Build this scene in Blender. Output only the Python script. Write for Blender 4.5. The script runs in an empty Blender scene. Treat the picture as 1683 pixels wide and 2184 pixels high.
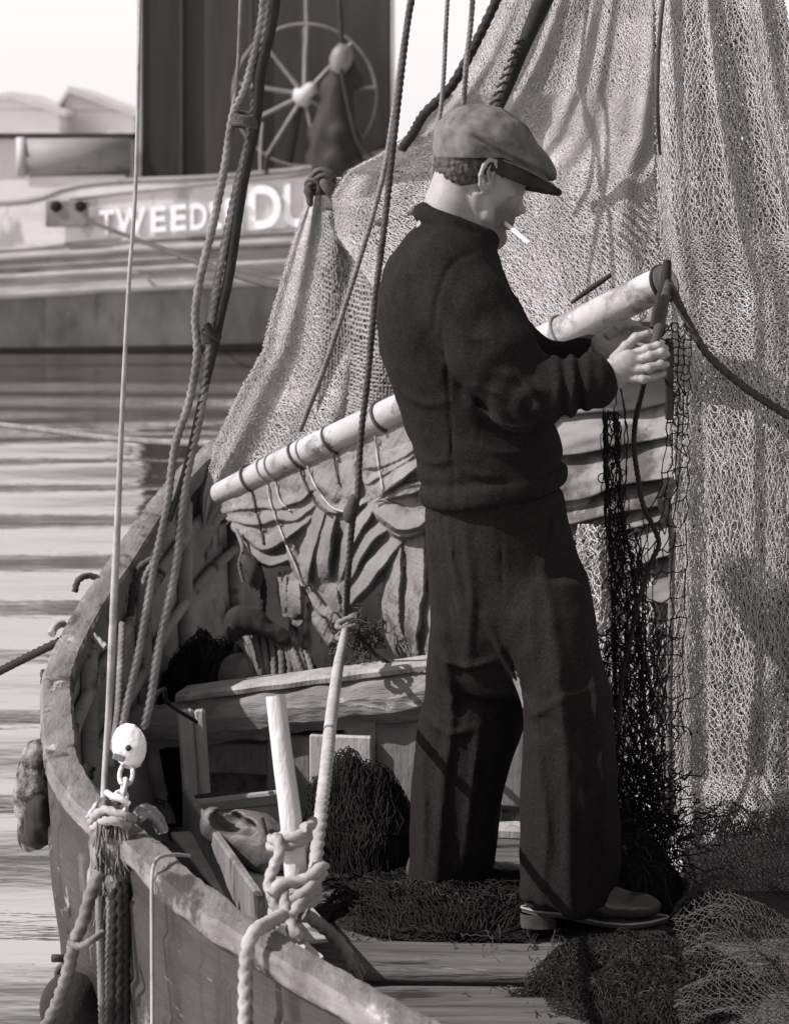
import bpy, math, random
import numpy as np
R = math.radians
rng = np.random.default_rng(11); random.seed(11)
sc = bpy.context.scene; COL = sc.collection

# ------------------------------------------------------------------ camera geometry
FP, CX, HY, EYE = 6096.0, 841.5, 300.0, 1.63      # focal length (photo px), optical centre, horizon row, eye height over the deck
def P(x, y, Y): return np.array([(x - CX) / FP * Y, Y, EYE - (y - HY) / FP * Y])
def PL(pts): return [P(*p) for p in pts]
def m_px(px, Y): return px * Y / FP

# ------------------------------------------------------------------ materials
def tone(g):
    k = .965 - .13 * max(0.0, 1 - g / .12)
    return (g, g * k, g * (k + .006), 1)
MATS = {}
def mat(name, lo, hi, scale=8, stretch=(1, 1, 1), rough=.8, bump=.3, bscale=40, bstretch=None, spec=.3, dirt=None, detail=6, dist=.01, weave=None, pos=(.3, .7), grain=None):
    m = bpy.data.materials.new(name); m.use_nodes = True; nt = m.node_tree; nd = nt.nodes; ln = nt.links
    b = nd['Principled BSDF']; b.inputs['Roughness'].default_value = rough; b.inputs['Specular IOR Level'].default_value = spec
    tc = nd.new('ShaderNodeTexCoord')
    def mapped(s):
        mp = nd.new('ShaderNodeMapping'); mp.inputs['Scale'].default_value = s; ln.new(tc.outputs['Object'], mp.inputs['Vector']); return mp
    def noise(s, sc_, det=detail, r=.6):
        n = nd.new('ShaderNodeTexNoise'); n.inputs['Scale'].default_value = sc_; n.inputs['Detail'].default_value = det; n.inputs['Roughness'].default_value = r
        ln.new(mapped(s).outputs[0], n.inputs['Vector']); return n
    n = noise(stretch, scale)
    cr = nd.new('ShaderNodeValToRGB'); e = cr.color_ramp.elements
    e[0].position, e[1].position = pos; e[0].color = tone(lo); e[1].color = tone(hi)
    ln.new(n.outputs['Fac'], cr.inputs[0]); col = cr.outputs[0]
    for d in ([dirt] if dirt and not isinstance(dirt, list) else (dirt or [])):      # (grey, scale, threshold, stretch)
        n2 = noise(d[3] if len(d) > 3 else (1, 1, 1), d[1], 8, .65)
        r2 = nd.new('ShaderNodeValToRGB'); q = r2.color_ramp.elements
        q[0].position, q[1].position = d[2], d[2] + .08; q[0].color = (0, 0, 0, 1); q[1].color = (1, 1, 1, 1)
        ln.new(n2.outputs['Fac'], r2.inputs[0])
        mx = nd.new('ShaderNodeMix'); mx.data_type = 'RGBA'; ln.new(r2.outputs[0], mx.inputs['Factor'])
        ln.new(col, mx.inputs['A']); mx.inputs['B'].default_value = tone(d[0]); col = mx.outputs['Result']
    ln.new(col, b.inputs['Base Color'])
    nb = noise(bstretch or stretch, bscale, 8)
    bp = nd.new('ShaderNodeBump'); bp.inputs['Strength'].default_value = bump; bp.inputs['Distance'].default_value = dist
    ln.new(nb.outputs['Fac'], bp.inputs['Height']); out = bp
    if weave:
        w = nd.new('ShaderNodeTexWave'); w.inputs['Scale'].default_value = weave; w.inputs['Distortion'].default_value = 1.5; w.inputs['Detail'].default_value = 2
        w.bands_direction = 'Z'; ln.new(mapped((1, 1, 1)).outputs[0], w.inputs['Vector'])
        b2 = nd.new('ShaderNodeBump'); b2.inputs['Strength'].default_value = .16; b2.inputs['Distance'].default_value = .002
        ln.new(w.outputs['Fac'], b2.inputs['Height']); ln.new(bp.outputs[0], b2.inputs['Normal']); out = b2
    ln.new(out.outputs[0], b.inputs['Normal'])
    MATS[name] = m; return m

# ------------------------------------------------------------------ mesh building
class MB:
    def __init__(s): s.v = []; s.q = []; s.t = []; s.n = 0; s.qs = []; s.ts = []
    def add(s, v, quads=None, tris=None, smooth=True):
        v = np.asarray(v, float).reshape(-1, 3)
        if quads is not None and len(quads):
            q = np.asarray(quads, np.int64).reshape(-1, 4) + s.n; s.q.append(q); s.qs.append(np.full(len(q), smooth))
        if tris is not None and len(tris):
            t = np.asarray(tris, np.int64).reshape(-1, 3) + s.n; s.t.append(t); s.ts.append(np.full(len(t), smooth))
        s.v.append(v); s.n += len(v); return s
    def verts(s): return np.concatenate(s.v)
    def build(s, name, m, parent=None, **props):
        v = s.verts(); q = np.concatenate(s.q) if s.q else np.zeros((0, 4), np.int64); t = np.concatenate(s.t) if s.t else np.zeros((0, 3), np.int64)
        if parent is None:
            org = np.array([(v[:, 0].min() + v[:, 0].max()) / 2, (v[:, 1].min() + v[:, 1].max()) / 2, v[:, 2].min()])
        else: org = ORG[parent.name]
        me = bpy.data.meshes.new(name)
        me.vertices.add(len(v)); me.vertices.foreach_set('co', (v - org).astype(np.float32).ravel())
        loops = np.concatenate([q.ravel(), t.ravel()]).astype(np.int32)
        me.loops.add(len(loops)); me.loops.foreach_set('vertex_index', loops)
        st = np.concatenate([np.arange(len(q)) * 4, len(q) * 4 + np.arange(len(t)) * 3]).astype(np.int32)
        me.polygons.add(len(st)); me.polygons.foreach_set('loop_start', st)
        sm = np.concatenate((s.qs or []) + (s.ts or [])).astype(bool); me.polygons.foreach_set('use_smooth', sm)
        me.update(calc_edges=True); me.validate()
        if m is not None: me.materials.append(m if not isinstance(m, str) else MATS[m])
        o = bpy.data.objects.new(name, me); COL.objects.link(o)
        if parent is None: o.location = org
        else: o.parent = parent
        ORG[o.name] = org
        for k, x in props.items(): o[k] = x
        return o
    # --- shapes
    def box(s, c, size, rot=None, bev=.0, smooth=False):
        x, y, z = [d / 2 for d in size]; b = min(bev, x * .9, y * .9, z * .9)
        if b <= 0:
            v = np.array([[i, j, k] for i in (-x, x) for j in (-y, y) for k in (-z, z)])
            q = [[0, 1, 3, 2], [4, 6, 7, 5], [0, 4, 5, 1], [2, 3, 7, 6], [0, 2, 6, 4], [1, 5, 7, 3]]; t = []
        else:
            v = []; idx = {}
            for i in (-1, 1):
                for j in (-1, 1):
                    for k in (-1, 1):
                        for a in range(3):
                            e = [x - b, y - b, z - b]; e[a] += b
                            idx[(i, j, k, a)] = len(v); v.append([i * e[0], j * e[1], k * e[2]])
            v = np.array(v); q = []; t = []
            for a in range(3):
                o1, o2 = (a + 1) % 3, (a + 2) % 3
                for sg in (-1, 1):
                    ring = []
                    for p, r_ in ((-1, -1), (1, -1), (1, 1), (-1, 1)):
                        k = [0, 0, 0]; k[a] = sg; k[o1] = p; k[o2] = r_; ring.append(idx[(*k, a)])
                    q.append(ring if sg > 0 else ring[::-1])
                for p in (-1, 1):
                    for r_ in (-1, 1):
                        k0 = [0] * 3; k1 = [0] * 3; k0[a] = -1; k1[a] = 1
                        for k in (k0, k1): k[o1] = p; k[o2] = r_
                        f = [idx[(*k0, o1)], idx[(*k1, o1)], idx[(*k1, o2)], idx[(*k0, o2)]]
                        q.append(f if p * r_ > 0 else f[::-1])
            for i in (-1, 1):
                for j in (-1, 1):
                    for k in (-1, 1):
                        f = [idx[(i, j, k, a)] for a in range(3)]; t.append(f if i * j * k > 0 else f[::-1])
        if rot is not None: v = v @ np.asarray(rot).T
        return s.add(v + np.asarray(c), q, t, smooth)
    def beam(s, a, b, w, h, bev=.004, up=(0, 0, 1)):
        a = np.asarray(a, float); b = np.asarray(b, float); d = b - a; L = np.linalg.norm(d); d = d / L
        x = np.cross(up, d); x /= np.linalg.norm(x); z = np.cross(d, x)
        return s.box((a + b) / 2, (w, L, h), np.stack([x, d, z], 1), bev)
    def tube(s, pts, r, n=10, step=None, lobes=0, pitch=6.0, depth=.28, caps=True, phase=0.0):
        pts = np.asarray(pts, float); r0 = float(np.max(r))
        c, tt = resample(pts, step or r0 * 1.2)
        rr = np.interp(tt, np.linspace(0, 1, len(r)), r) if np.ndim(r) else np.full(len(c), float(r))
        T = np.gradient(c, axis=0); T /= np.linalg.norm(T, axis=1)[:, None] + 1e-12
        u = np.cross(T[0], [0, 0, 1.0]);
        if np.linalg.norm(u) < .1: u = np.cross(T[0], [1.0, 0, 0])
        U = []
        for t_ in T:
            u = u - t_ * np.dot(u, t_); u /= np.linalg.norm(u) + 1e-12; U.append(u)
        U = np.array(U); V = np.cross(T, U)
        th = np.linspace(0, 2 * np.pi, n, endpoint=False)
        if lobes:
            L = np.concatenate([[0], np.cumsum(np.linalg.norm(np.diff(c, axis=0), axis=1))])
            ph = phase + L / (pitch * r0) * 2 * np.pi
            prof = 1 - depth * (1 - np.abs(np.sin(.5 * lobes * (th[None] - ph[:, None]))) ** .8)
        else: prof = np.ones((len(c), n))
        v = c[:, None] + (U[:, None] * np.cos(th)[None, :, None] + V[:, None] * np.sin(th)[None, :, None]) * (rr[:, None] * prof)[..., None]
        s.grid(v, wrap=True)
        if caps:
            for ring, fl in ((v[0], True), (v[-1], False)):
                vv = np.concatenate([ring, ring.mean(0)[None]]); k = np.arange(n)
                t = np.stack([k, (k + 1) % n, np.full(n, n)], 1); s.add(vv, None, t[:, ::-1] if fl else t, False)
        return s
    def rope(s, pts, r, pitch=5.5, **k): return s.tube(pts, r, n=18, step=float(np.max(r)) * .62, lobes=3, pitch=pitch, depth=.46, **k)
    def grid(s, v, wrap=False, flip=False, smooth=True):
        a, n = v.shape[:2]; i = np.arange(a - 1)[:, None]; j = np.arange(n if wrap else n - 1)[None]
        j2 = (j + 1) % n
        q = np.stack([i * n + j, i * n + j2, (i + 1) * n + j2, (i + 1) * n + j], -1).reshape(-1, 4)
        return s.add(v.reshape(-1, 3), q[:, ::-1] if flip else q, None, smooth)
    def slab(s, v, th):                 # grid of points thickened along its normals
        du = np.gradient(v, axis=1); dv = np.gradient(v, axis=0); nn = np.cross(du, dv); nn /= np.linalg.norm(nn, axis=2)[..., None] + 1e-12
        a, b = v + nn * th / 2, v - nn * th / 2
        s.grid(a); s.grid(b, flip=True)
        for x, y in ((a[0], b[0]), (b[-1], a[-1])): s.grid(np.stack([x, y]), flip=True)
        for x, y in ((a[:, 0], b[:, 0]), (b[:, -1], a[:, -1])): s.grid(np.stack([x, y]))
        return s
    def lathe(s, prof, c, axis=(0, 0, 1), n=24, smooth=True):
        prof = np.asarray(prof, float); ax = np.asarray(axis, float); ax /= np.linalg.norm(ax)
        u = np.cross(ax, [0, 0, 1.0]); u = np.array([1.0, 0, 0]) if np.linalg.norm(u) < .01 else u / np.linalg.norm(u); w = np.cross(ax, u)
        th = np.linspace(0, 2 * np.pi, n, endpoint=False)
        v = np.asarray(c) + ax * prof[:, 1, None, None] + prof[:, 0, None, None] * (np.cos(th)[:, None] * u + np.sin(th)[:, None] * w)[None]
        return s.grid(v, wrap=True, smooth=smooth)
    def torus(s, c, R_, r, axis=(0, 1, 0), segs=32, **k):
        ax = np.asarray(axis, float); ax /= np.linalg.norm(ax); u = np.cross(ax, [0, 0, 1.0]); u = np.array([1.0, 0, 0]) if np.linalg.norm(u) < .01 else u / np.linalg.norm(u); w = np.cross(ax, u)
        th = np.linspace(0, 2 * np.pi, segs); pts = np.asarray(c) + R_ * (np.cos(th)[:, None] * u + np.sin(th)[:, None] * w)
        return s.tube(pts, r, **k)
ORG = {}
def resample(p, step):
    n = len(p)
    if n == 2: q = p; 
    else:
        e = np.concatenate([[2 * p[0] - p[1]], p, [2 * p[-1] - p[-2]]]); q = []
        t = np.linspace(0, 1, 12, endpoint=False)[:, None]
        for i in range(n - 1):
            a, b, c, d = e[i:i + 4]
            q.append(.5 * (2 * b + (c - a) * t + (2 * a - 5 * b + 4 * c - d) * t ** 2 + (3 * b - a - 3 * c + d) * t ** 3))
        q = np.concatenate(q + [p[-1:]])
    L = np.concatenate([[0], np.cumsum(np.linalg.norm(np.diff(q, axis=0), axis=1))])
    k = max(3, int(L[-1] / step) + 1); s = np.linspace(0, L[-1], k)
    return np.stack([np.interp(s, L, q[:, i]) for i in range(3)], 1), s / L[-1]
def thing(name, label, cat, loc, group=None):
    o = bpy.data.objects.new(name, None); COL.objects.link(o); o.location = loc; o.empty_display_size = .1
    ORG[o.name] = np.asarray(loc, float); o['label'] = label; o['category'] = cat
    if group: o['group'] = group
    return o
def wob(p, f=1.0, seed=0):           # cheap smooth 3-D noise, about -1..1
    r = np.random.default_rng(seed); out = 0
    for i in range(6):
        k = r.normal(size=3) * f * (1 + .5 * i); out = out + np.sin(p @ k + r.uniform(0, 6.3)) * (1 / (1 + .35 * i))
    return out / 3.2

# ------------------------------------------------------------------ implicit surfaces
def sstep(x, a, b):
    t = np.clip((x - a) / (b - a), 0, 1); return t * t * (3 - 2 * t)
class SDF:
    def __init__(s): s.p = []
    def ell(s, c, r, rot=None, k=.02, sub=False):      # ellipsoid; rot = degrees in the X-Z plane (positive tips the right end down) or a matrix
        c = np.asarray(c, float); r = np.asarray(r, float)
        if rot is None: M = np.eye(3)
        elif np.ndim(rot) == 0:
            a = R(rot); M = np.array([[math.cos(a), 0, -math.sin(a)], [0, 1, 0], [math.sin(a), 0, math.cos(a)]])
        else: M = np.asarray(rot)
        def f(q):
            l = (q - c) @ M.T; k0 = np.linalg.norm(l / r, axis=-1); k1 = np.linalg.norm(l / (r * r), axis=-1) + 1e-9
            return k0 * (k0 - 1) / k1
        s.p.append((f, c - r.max(), c + r.max(), k, sub)); return s
    def cone(s, a, b, ra, rb, k=.02, sub=False):
        a = np.asarray(a, float); b = np.asarray(b, float); m = max(ra, rb); d = b - a; L = max(d @ d, 1e-12)
        def f(q):
            t = np.clip(((q - a) @ d) / L, 0, 1); return np.linalg.norm(q - a - t[..., None] * d, axis=-1) - (ra + (rb - ra) * t)
        s.p.append((f, np.minimum(a, b) - m, np.maximum(a, b) + m, k, sub)); return s
    def chain(s, pts, rs, k=.02):
        for i in range(len(pts) - 1): s.cone(pts[i], pts[i + 1], rs[i], rs[i + 1], k)
        return s
    def slices(s, rows, k=.02, rnd=.012):      # rows of (y px, left px, right px, depth Y, half depth m)
        w = np.array([[P(r[1], r[0], r[3])[2], (P(r[1], r[0], r[3])[0] + P(r[2], r[0], r[3])[0]) / 2, r[3], (r[2] - r[1]) / 2 * r[3] / FP, r[4]] for r in rows])[::-1]
        z0, z1 = w[0, 0], w[-1, 0]
        def f(q):
            z = q[..., 2]; cx, cy, rx, ry = [np.interp(z, w[:, 0], w[:, i]) for i in (1, 2, 3, 4)]
            x = (q[..., 0] - cx) / rx; y = (q[..., 1] - cy) / ry; n = np.sqrt(x * x + y * y) + 1e-9
            g = np.sqrt((x / rx) ** 2 + (y / ry) ** 2) + 1e-9
            d = n * (n - 1) / g; e = np.maximum(z0 - z, z - z1)
            return np.maximum(np.maximum(d, e), np.minimum(0, 0)) if rnd <= 0 else -smin(-d, -e, rnd)
        lo = np.array([(w[:, 1] - w[:, 3]).min(), (w[:, 2] - w[:, 4]).min(), z0]); hi = np.array([(w[:, 1] + w[:, 3]).max(), (w[:, 2] + w[:, 4]).max(), z1])
        s.p.append((f, lo, hi, k, False)); return s
    def field(s, f, lo, hi, k=.01, sub=False): s.p.append((f, np.asarray(lo), np.asarray(hi), k, sub)); return s
    def mesh(s, res, disp=None, mb=None, clip=None):
        lo = np.min([p[1] for p in s.p if not p[4]], 0) - 4 * res - .012; hi = np.max([p[2] for p in s.p if not p[4]], 0) + 4 * res + .012
        n = np.ceil((hi - lo) / res).astype(int) + 1; D = np.full(n, 1.0)
        ax = [lo[i] + np.arange(n[i]) * res for i in range(3)]
        for f, a, b, k, sub in s.p:
            mg = k + 3 * res + .012
            i0 = np.maximum(0, np.floor((a - mg - lo) / res).astype(int)); i1 = np.minimum(n, np.ceil((b + mg - lo) / res).astype(int) + 1)
            if (i1 <= i0).any(): continue
            sl = tuple(slice(i0[i], i1[i]) for i in range(3))
            q = np.stack(np.meshgrid(*[ax[i][sl[i]] for i in range(3)], indexing='ij'), -1); d = f(q); o = D[sl]
            D[sl] = -smin(-o, d, k) if sub else smin(o, d, k)
        if clip is not None or disp is not None:
            near = np.abs(D) < .04 if clip is None else np.ones(D.shape, bool)
            ii = np.argwhere(near); q = lo + ii * res
            d = D[near]
            if disp is not None: d = d + disp(q)
            if clip is not None: d = np.maximum(d, clip(q))
            D[near] = d
        v, f = surfnets(D, lo, res); mb = mb or MB(); return mb.add(v, f, None, True)
def smin(a, b, k):
    h = np.clip(.5 + .5 * (a - b) / k, 0, 1); return a * (1 - h) + b * h - k * h * (1 - h)
def surfnets(D, org, h):
    S = D < 0; n = np.array(D.shape)
    c = sum(S[i:n[0] - 1 + i, j:n[1] - 1 + j, k:n[2] - 1 + k].astype(np.int8) for i in (0, 1) for j in (0, 1) for k in (0, 1))
    ids = np.argwhere((c > 0) & (c < 8)); idx = np.full(n - 1, -1, np.int64); idx[tuple(ids.T)] = np.arange(len(ids))
    acc = np.zeros((len(ids), 3)); cnt = np.zeros(len(ids))
    for a in range(3):
        for u in (0, 1):
            for w in (0, 1):
                o = np.zeros(3, int); o[(a + 1) % 3] = u; o[(a + 2) % 3] = w; e = o.copy(); e[a] = 1
                da = D[tuple((ids + o).T)]; db = D[tuple((ids + e).T)]; x = (da < 0) != (db < 0)
                t = np.where(x, da / np.where(x, da - db, 1), 0); p = np.tile(o.astype(float), (len(ids), 1)); p[:, a] = t
                acc[x] += p[x]; cnt[x] += 1
    v = org + (ids + acc / cnt[:, None]) * h; F = []
    for a in range(3):
        b, d = (a + 1) % 3, (a + 2) % 3
        sl0 = [slice(None)] * 3; sl1 = [slice(None)] * 3; sl0[a] = slice(0, -1); sl1[a] = slice(1, None)
        x = S[tuple(sl0)] != S[tuple(sl1)]; e = np.argwhere(x); e = e[(e[:, b] > 0) & (e[:, d] > 0) & (e[:, b] < n[b] - 1) & (e[:, d] < n[d] - 1)]
        def cell(i, j):
            q = e.copy(); q[:, b] += i; q[:, d] += j; return idx[tuple(q.T)]
        f = np.stack([cell(-1, -1), cell(0, -1), cell(0, 0), cell(-1, 0)], 1); ins = S[tuple(e.T)]
        f[~ins] = f[~ins][:, ::-1]; F.append(f)
    F = np.concatenate(F); return v, F[(F >= 0).all(1)]

# ------------------------------------------------------------------ nets: real twine, diamond meshes with a knot at every crossing
def net(mb, surf, nu, nv, r, jit=.15, knots=True, drop=0.0, hang=0.0, seed=0, square=False):
    g = np.random.default_rng(seed)
    i, j = np.meshgrid(np.arange(nv + 1), np.arange(nu + 1), indexing='ij')
    off = 0 if square else .5 * (i % 2)
    u = (j + off + g.normal(0, jit, i.shape)) / (nu + .5); v = (i + g.normal(0, jit * .8, i.shape)) / nv
    N = surf(u, v)
    a = np.stack([i, j], -1)
    if square: prs = [((0, 0), (1, 0)), ((0, 0), (0, 1))]
    else: prs = None
    E = []
    if square:
        E.append(np.stack([(i * (nu + 1) + j)[:-1].ravel(), (i * (nu + 1) + j)[1:].ravel()], 1)); E.append(np.stack([(i * (nu + 1) + j)[:, :-1].ravel(), (i * (nu + 1) + j)[:, 1:].ravel()], 1))
    else:
        for s_ in (0, 1):
            j2 = j[:-1] + np.where(i[:-1] % 2 == 1, s_, -s_); ok = (j2 >= 0) & (j2 <= nu)
            E.append(np.stack([(i[:-1] * (nu + 1) + j[:-1])[ok], (i[1:] * (nu + 1) + j2)[ok]], 1))
    E = np.concatenate(E); V = N.reshape(-1, 3)
    if drop: E = E[g.random(len(E)) > drop]
    A, B = V[E[:, 0]], V[E[:, 1]]; L = np.linalg.norm(B - A, axis=1)
    M = (A + B) / 2 + g.normal(0, 1, A.shape) * (L * .10)[:, None]; M[:, 2] -= L * hang
    rad = r * g.uniform(.8, 1.2, len(E))
    strands(mb, A, M, B, rad)
    if knots:
        K = V; d = r * 1.7 * np.array([[1, 0, 0], [0, 1, 0], [-1, 0, 0], [0, -1, 0], [0, 0, 1], [0, 0, -1]])
        v = K[:, None] + d[None]; t = np.array([[0, 1, 4], [1, 2, 4], [2, 3, 4], [3, 0, 4], [1, 0, 5], [2, 1, 5], [3, 2, 5], [0, 3, 5]])
        mb.add(v.reshape(-1, 3), None, (np.arange(len(K))[:, None, None] * 6 + t[None]).reshape(-1, 3), True)
def strands(mb, A, M, B, rad):
    d = B - A; d /= np.linalg.norm(d, axis=1)[:, None] + 1e-12
    w = np.cross(d, [0.3, 1, .2]); w /= np.linalg.norm(w, axis=1)[:, None] + 1e-12; z = np.cross(d, w)
    th = np.array([0, 2.094, 4.189]); ring = (w[:, None] * np.cos(th)[None, :, None] + z[:, None] * np.sin(th)[None, :, None]) * rad[:, None, None]
    v = np.stack([A[:, None] + ring, M[:, None] + ring, B[:, None] + ring], 1)      # E,3 rings,3,3
    q = []
    for k in (0, 1):
        for s_ in range(3): q.append([k * 3 + s_, k * 3 + (s_ + 1) % 3, (k + 1) * 3 + (s_ + 1) % 3, (k + 1) * 3 + s_])
    mb.add(v.reshape(-1, 3), (np.arange(len(A))[:, None, None] * 9 + np.array(q)[None]).reshape(-1, 4), None, True)
def curtain(rows, fold=None):        # surface from rows (y px, left px, left Y, right px, right Y)
    r = np.array(rows, float)
    def f(u, v):
        t = v * (len(r) - 1); k = np.arange(len(r)); q = [np.interp(t, k, r[:, i]) for i in range(5)]
        x = q[1] + (q[3] - q[1]) * u; Y = q[2] + (q[4] - q[2]) * u
        if fold is not None: 
            dx, dY = fold(u, v); x = x + dx; Y = Y + dY
        return np.stack([(x - CX) / FP * Y, Y, EYE - (q[0] - HY) / FP * Y], -1)
    return f
# ------------------------------------------------------------------ camera, sky, sun
cam = bpy.data.cameras.new('camera'); co = bpy.data.objects.new('camera', cam); COL.objects.link(co)
co.location = (0, 0, EYE); co.rotation_euler = (R(90), 0, 0)
cam.sensor_fit = 'VERTICAL'; cam.sensor_height = 24; cam.lens = 24 * FP / 2184; cam.shift_y = -(1092 - HY) / 2184
cam.clip_start = .1; cam.clip_end = 2000
cam.dof.use_dof = True; cam.dof.focus_distance = 5.95; cam.dof.aperture_fstop = 6.0
sc.camera = co
sc.view_settings.view_transform = 'Standard'; sc.view_settings.look = 'None'; sc.view_settings.gamma = 1
sc.view_settings.exposure = .75
TO_SUN = np.array([-.70, -.18, .70]); TO_SUN /= np.linalg.norm(TO_SUN)
W = bpy.data.worlds.new('World'); sc.world = W; W.use_nodes = True; nt = W.node_tree
sky = nt.nodes.new('ShaderNodeTexSky'); sky.sky_type = 'NISHITA'; sky.sun_disc = False
el = math.asin(TO_SUN[2]); az = math.atan2(TO_SUN[0], TO_SUN[1])
sky.sun_elevation = el; sky.sun_rotation = az; sky.dust_density = 4.5; sky.air_density = 1.0; sky.ozone_density = 1.0
bw = nt.nodes.new('ShaderNodeRGBToBW'); tint = nt.nodes.new('ShaderNodeMix'); tint.data_type = 'RGBA'; tint.blend_type = 'MULTIPLY'
tint.inputs['Factor'].default_value = 1; tint.inputs['B'].default_value = (1, .945, .935, 1)
nt.links.new(sky.outputs[0], bw.inputs[0])
haze = nt.nodes.new('ShaderNodeMix'); haze.data_type = 'RGBA'; haze.inputs['Factor'].default_value = .55; haze.inputs['B'].default_value = (1, 1, 1, 1)      # thin white cloud, brightest low over the harbour
tcw = nt.nodes.new('ShaderNodeTexCoord'); sxyz = nt.nodes.new('ShaderNodeSeparateXYZ'); mr = nt.nodes.new('ShaderNodeMapRange'); mr.interpolation_type = 'SMOOTHSTEP'
for i_, v_ in enumerate((0.24, 0.50, 9.2, .7)): mr.inputs[i_ + 1].default_value = v_
nt.links.new(tcw.outputs['Generated'], sxyz.inputs[0]); nt.links.new(sxyz.outputs['Z'], mr.inputs[0]); nt.links.new(mr.outputs[0], haze.inputs['B'])
nt.links.new(bw.outputs[0], haze.inputs['A']); nt.links.new(haze.outputs['Result'], tint.inputs['A']); nt.links.new(tint.outputs['Result'], nt.nodes['Background'].inputs[0])
nt.nodes['Background'].inputs[1].default_value = .11
sun = bpy.data.lights.new('sun', 'SUN'); sun.energy = 4.0; sun.angle = R(.55); sun.color = (1, .95, .94)
so = bpy.data.objects.new('sun', sun); COL.objects.link(so)
from mathutils import Vector
so.rotation_euler = Vector(TO_SUN).to_track_quat('Z', 'Y').to_euler(); so.location = (-6, -2, 9)

# ------------------------------------------------------------------ water
WZ = -.22
wm = bpy.data.materials.new('harbour_water'); wm.use_nodes = True; n = wm.node_tree.nodes; l = wm.node_tree.links
b = n['Principled BSDF']; b.inputs['Base Color'].default_value = tone(.04); b.inputs['Roughness'].default_value = .03; b.inputs['IOR'].default_value = 4.2
b.inputs['Specular IOR Level'].default_value = .75
g = n.new('ShaderNodeNewGeometry')
def wn(sx, sy, scl, det, dst=0):
    mp = n.new('ShaderNodeMapping'); mp.inputs['Scale'].default_value = (sx, sy, 1); l.new(g.outputs['Position'], mp.inputs['Vector'])
    x = n.new('ShaderNodeTexNoise'); x.inputs['Scale'].default_value = scl; x.inputs['Detail'].default_value = det; x.inputs['Distortion'].default_value = dst; l.new(mp.outputs[0], x.inputs['Vector']); return x
bp = n.new('ShaderNodeBump'); bp.inputs['Strength'].default_value = .22; bp.inputs['Distance'].default_value = .02
l.new(wn(3.2, 9, 1, 3).outputs['Fac'], bp.inputs['Height']); l.new(bp.outputs[0], b.inputs['Normal'])
MATS['water'] = wm
ys = np.concatenate([np.linspace(-6, 3.8, 12), np.linspace(4, 40, 900), np.linspace(42, 400, 40)]); xs = np.concatenate([np.linspace(-300, -9, 20), np.linspace(-8, 6, 160), np.linspace(7, 300, 20)])
X, Yg = np.meshgrid(xs, ys); fade = np.clip((44 - Yg) / 30, 0, 1) * (Yg > 3.9)
Z = np.zeros_like(X)
rw = np.random.default_rng(5)
for k in range(7):
    wl = rw.uniform(.8, 1.5); a = rw.normal(0, .10); kx, ky = math.sin(a) * 6.283 / wl, math.cos(a) * 6.283 / wl
    Z += .0058 * wl * np.sin(kx * X + ky * Yg + rw.uniform(0, 6.3) + .7 * np.sin(X * rw.uniform(.3, 1.0) + rw.uniform(0, 6)))
amp = .75 + .25 * np.clip((Yg - 8.2) / 4.5, 0, 1) * np.clip((27 - Yg) / 7, .25, 1)
Z = Z * fade * amp
w = MB().grid(np.stack([X, Yg, WZ + Z], -1)).build('water', 'water', kind='structure')

# ------------------------------------------------------------------ materials of the far side
mat('far_pale', .62, .74, 1.2, rough=.9, bump=.1)  # on the sheds, walls and roofs: far haze put into the pale colours
mat('far_roof', .42, .56, 1.5, rough=.9, bump=.1)
mat('quay_stone', .5, .66, .8, (1, 1, 3), rough=.95, bump=.2)
mat('band_paint', .5, .66, 2.4, (1, 1, 2.5), rough=.6, bump=.2, bscale=14, dirt=[(.33, 1.4, .56, (1.5, 1, 1)), (.24, 5, .66, (2.6, 1, .5))])
mat('strake_paint', .17, .38, 2.0, (1, 1, 5), rough=.6, bump=.3, bscale=12, dirt=[(.11, 3.0, .58, (.6, 1, 3)), (.55, 5, .64, (.5, 1, 3))])
mat('hull_low', .075, .19, 1.8, (1.6, 1, .9), rough=.7, bump=.3, bscale=10, dirt=[(.09, 2.2, .56, (2.4, 1, .5)), (.45, 3, .66, (1.2, 1, .8))])
mat('boot_top', .020, .045, 4, rough=.7)
mat('white_letter', .82, .92, 6, rough=.55, bump=.08)
mat('house_dark', .030, .05, 2.2, (3, 1, .4), rough=.75, bump=.15, dirt=[(.034, 2.0, .58, (2, 1, .2))])
mat('house_black', .016, .03, 3, (3, 1, .3), rough=.7)
mat('house_trim', .3, .4, 3, rough=.6)
mat('wheel_paint', .10, .20, 5, rough=.5, bump=.2, dirt=(.16, 7, .6))
mat('hub_white', .28, .42, 5, rough=.45)
mat('deck_grey', .3, .4, 2, (.5, 4, 1), rough=.85)
mat('pipe_grey', .16, .28, 2.4, (.5, 1, 1), rough=.6, bump=.2, dirt=(.15, 3, .6))
mat('plate_iron', .13, .26, 5, rough=.65, bump=.3, dirt=(.07, 7, .56))
mat('black_hole', .006, .012, 5, rough=.9)
mat('coat_dark', .014, .035, 6, rough=.8, bump=.5, bscale=14)
mat('canvas_mid', .25, .42, 5, rough=.85, bump=.3)

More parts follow.
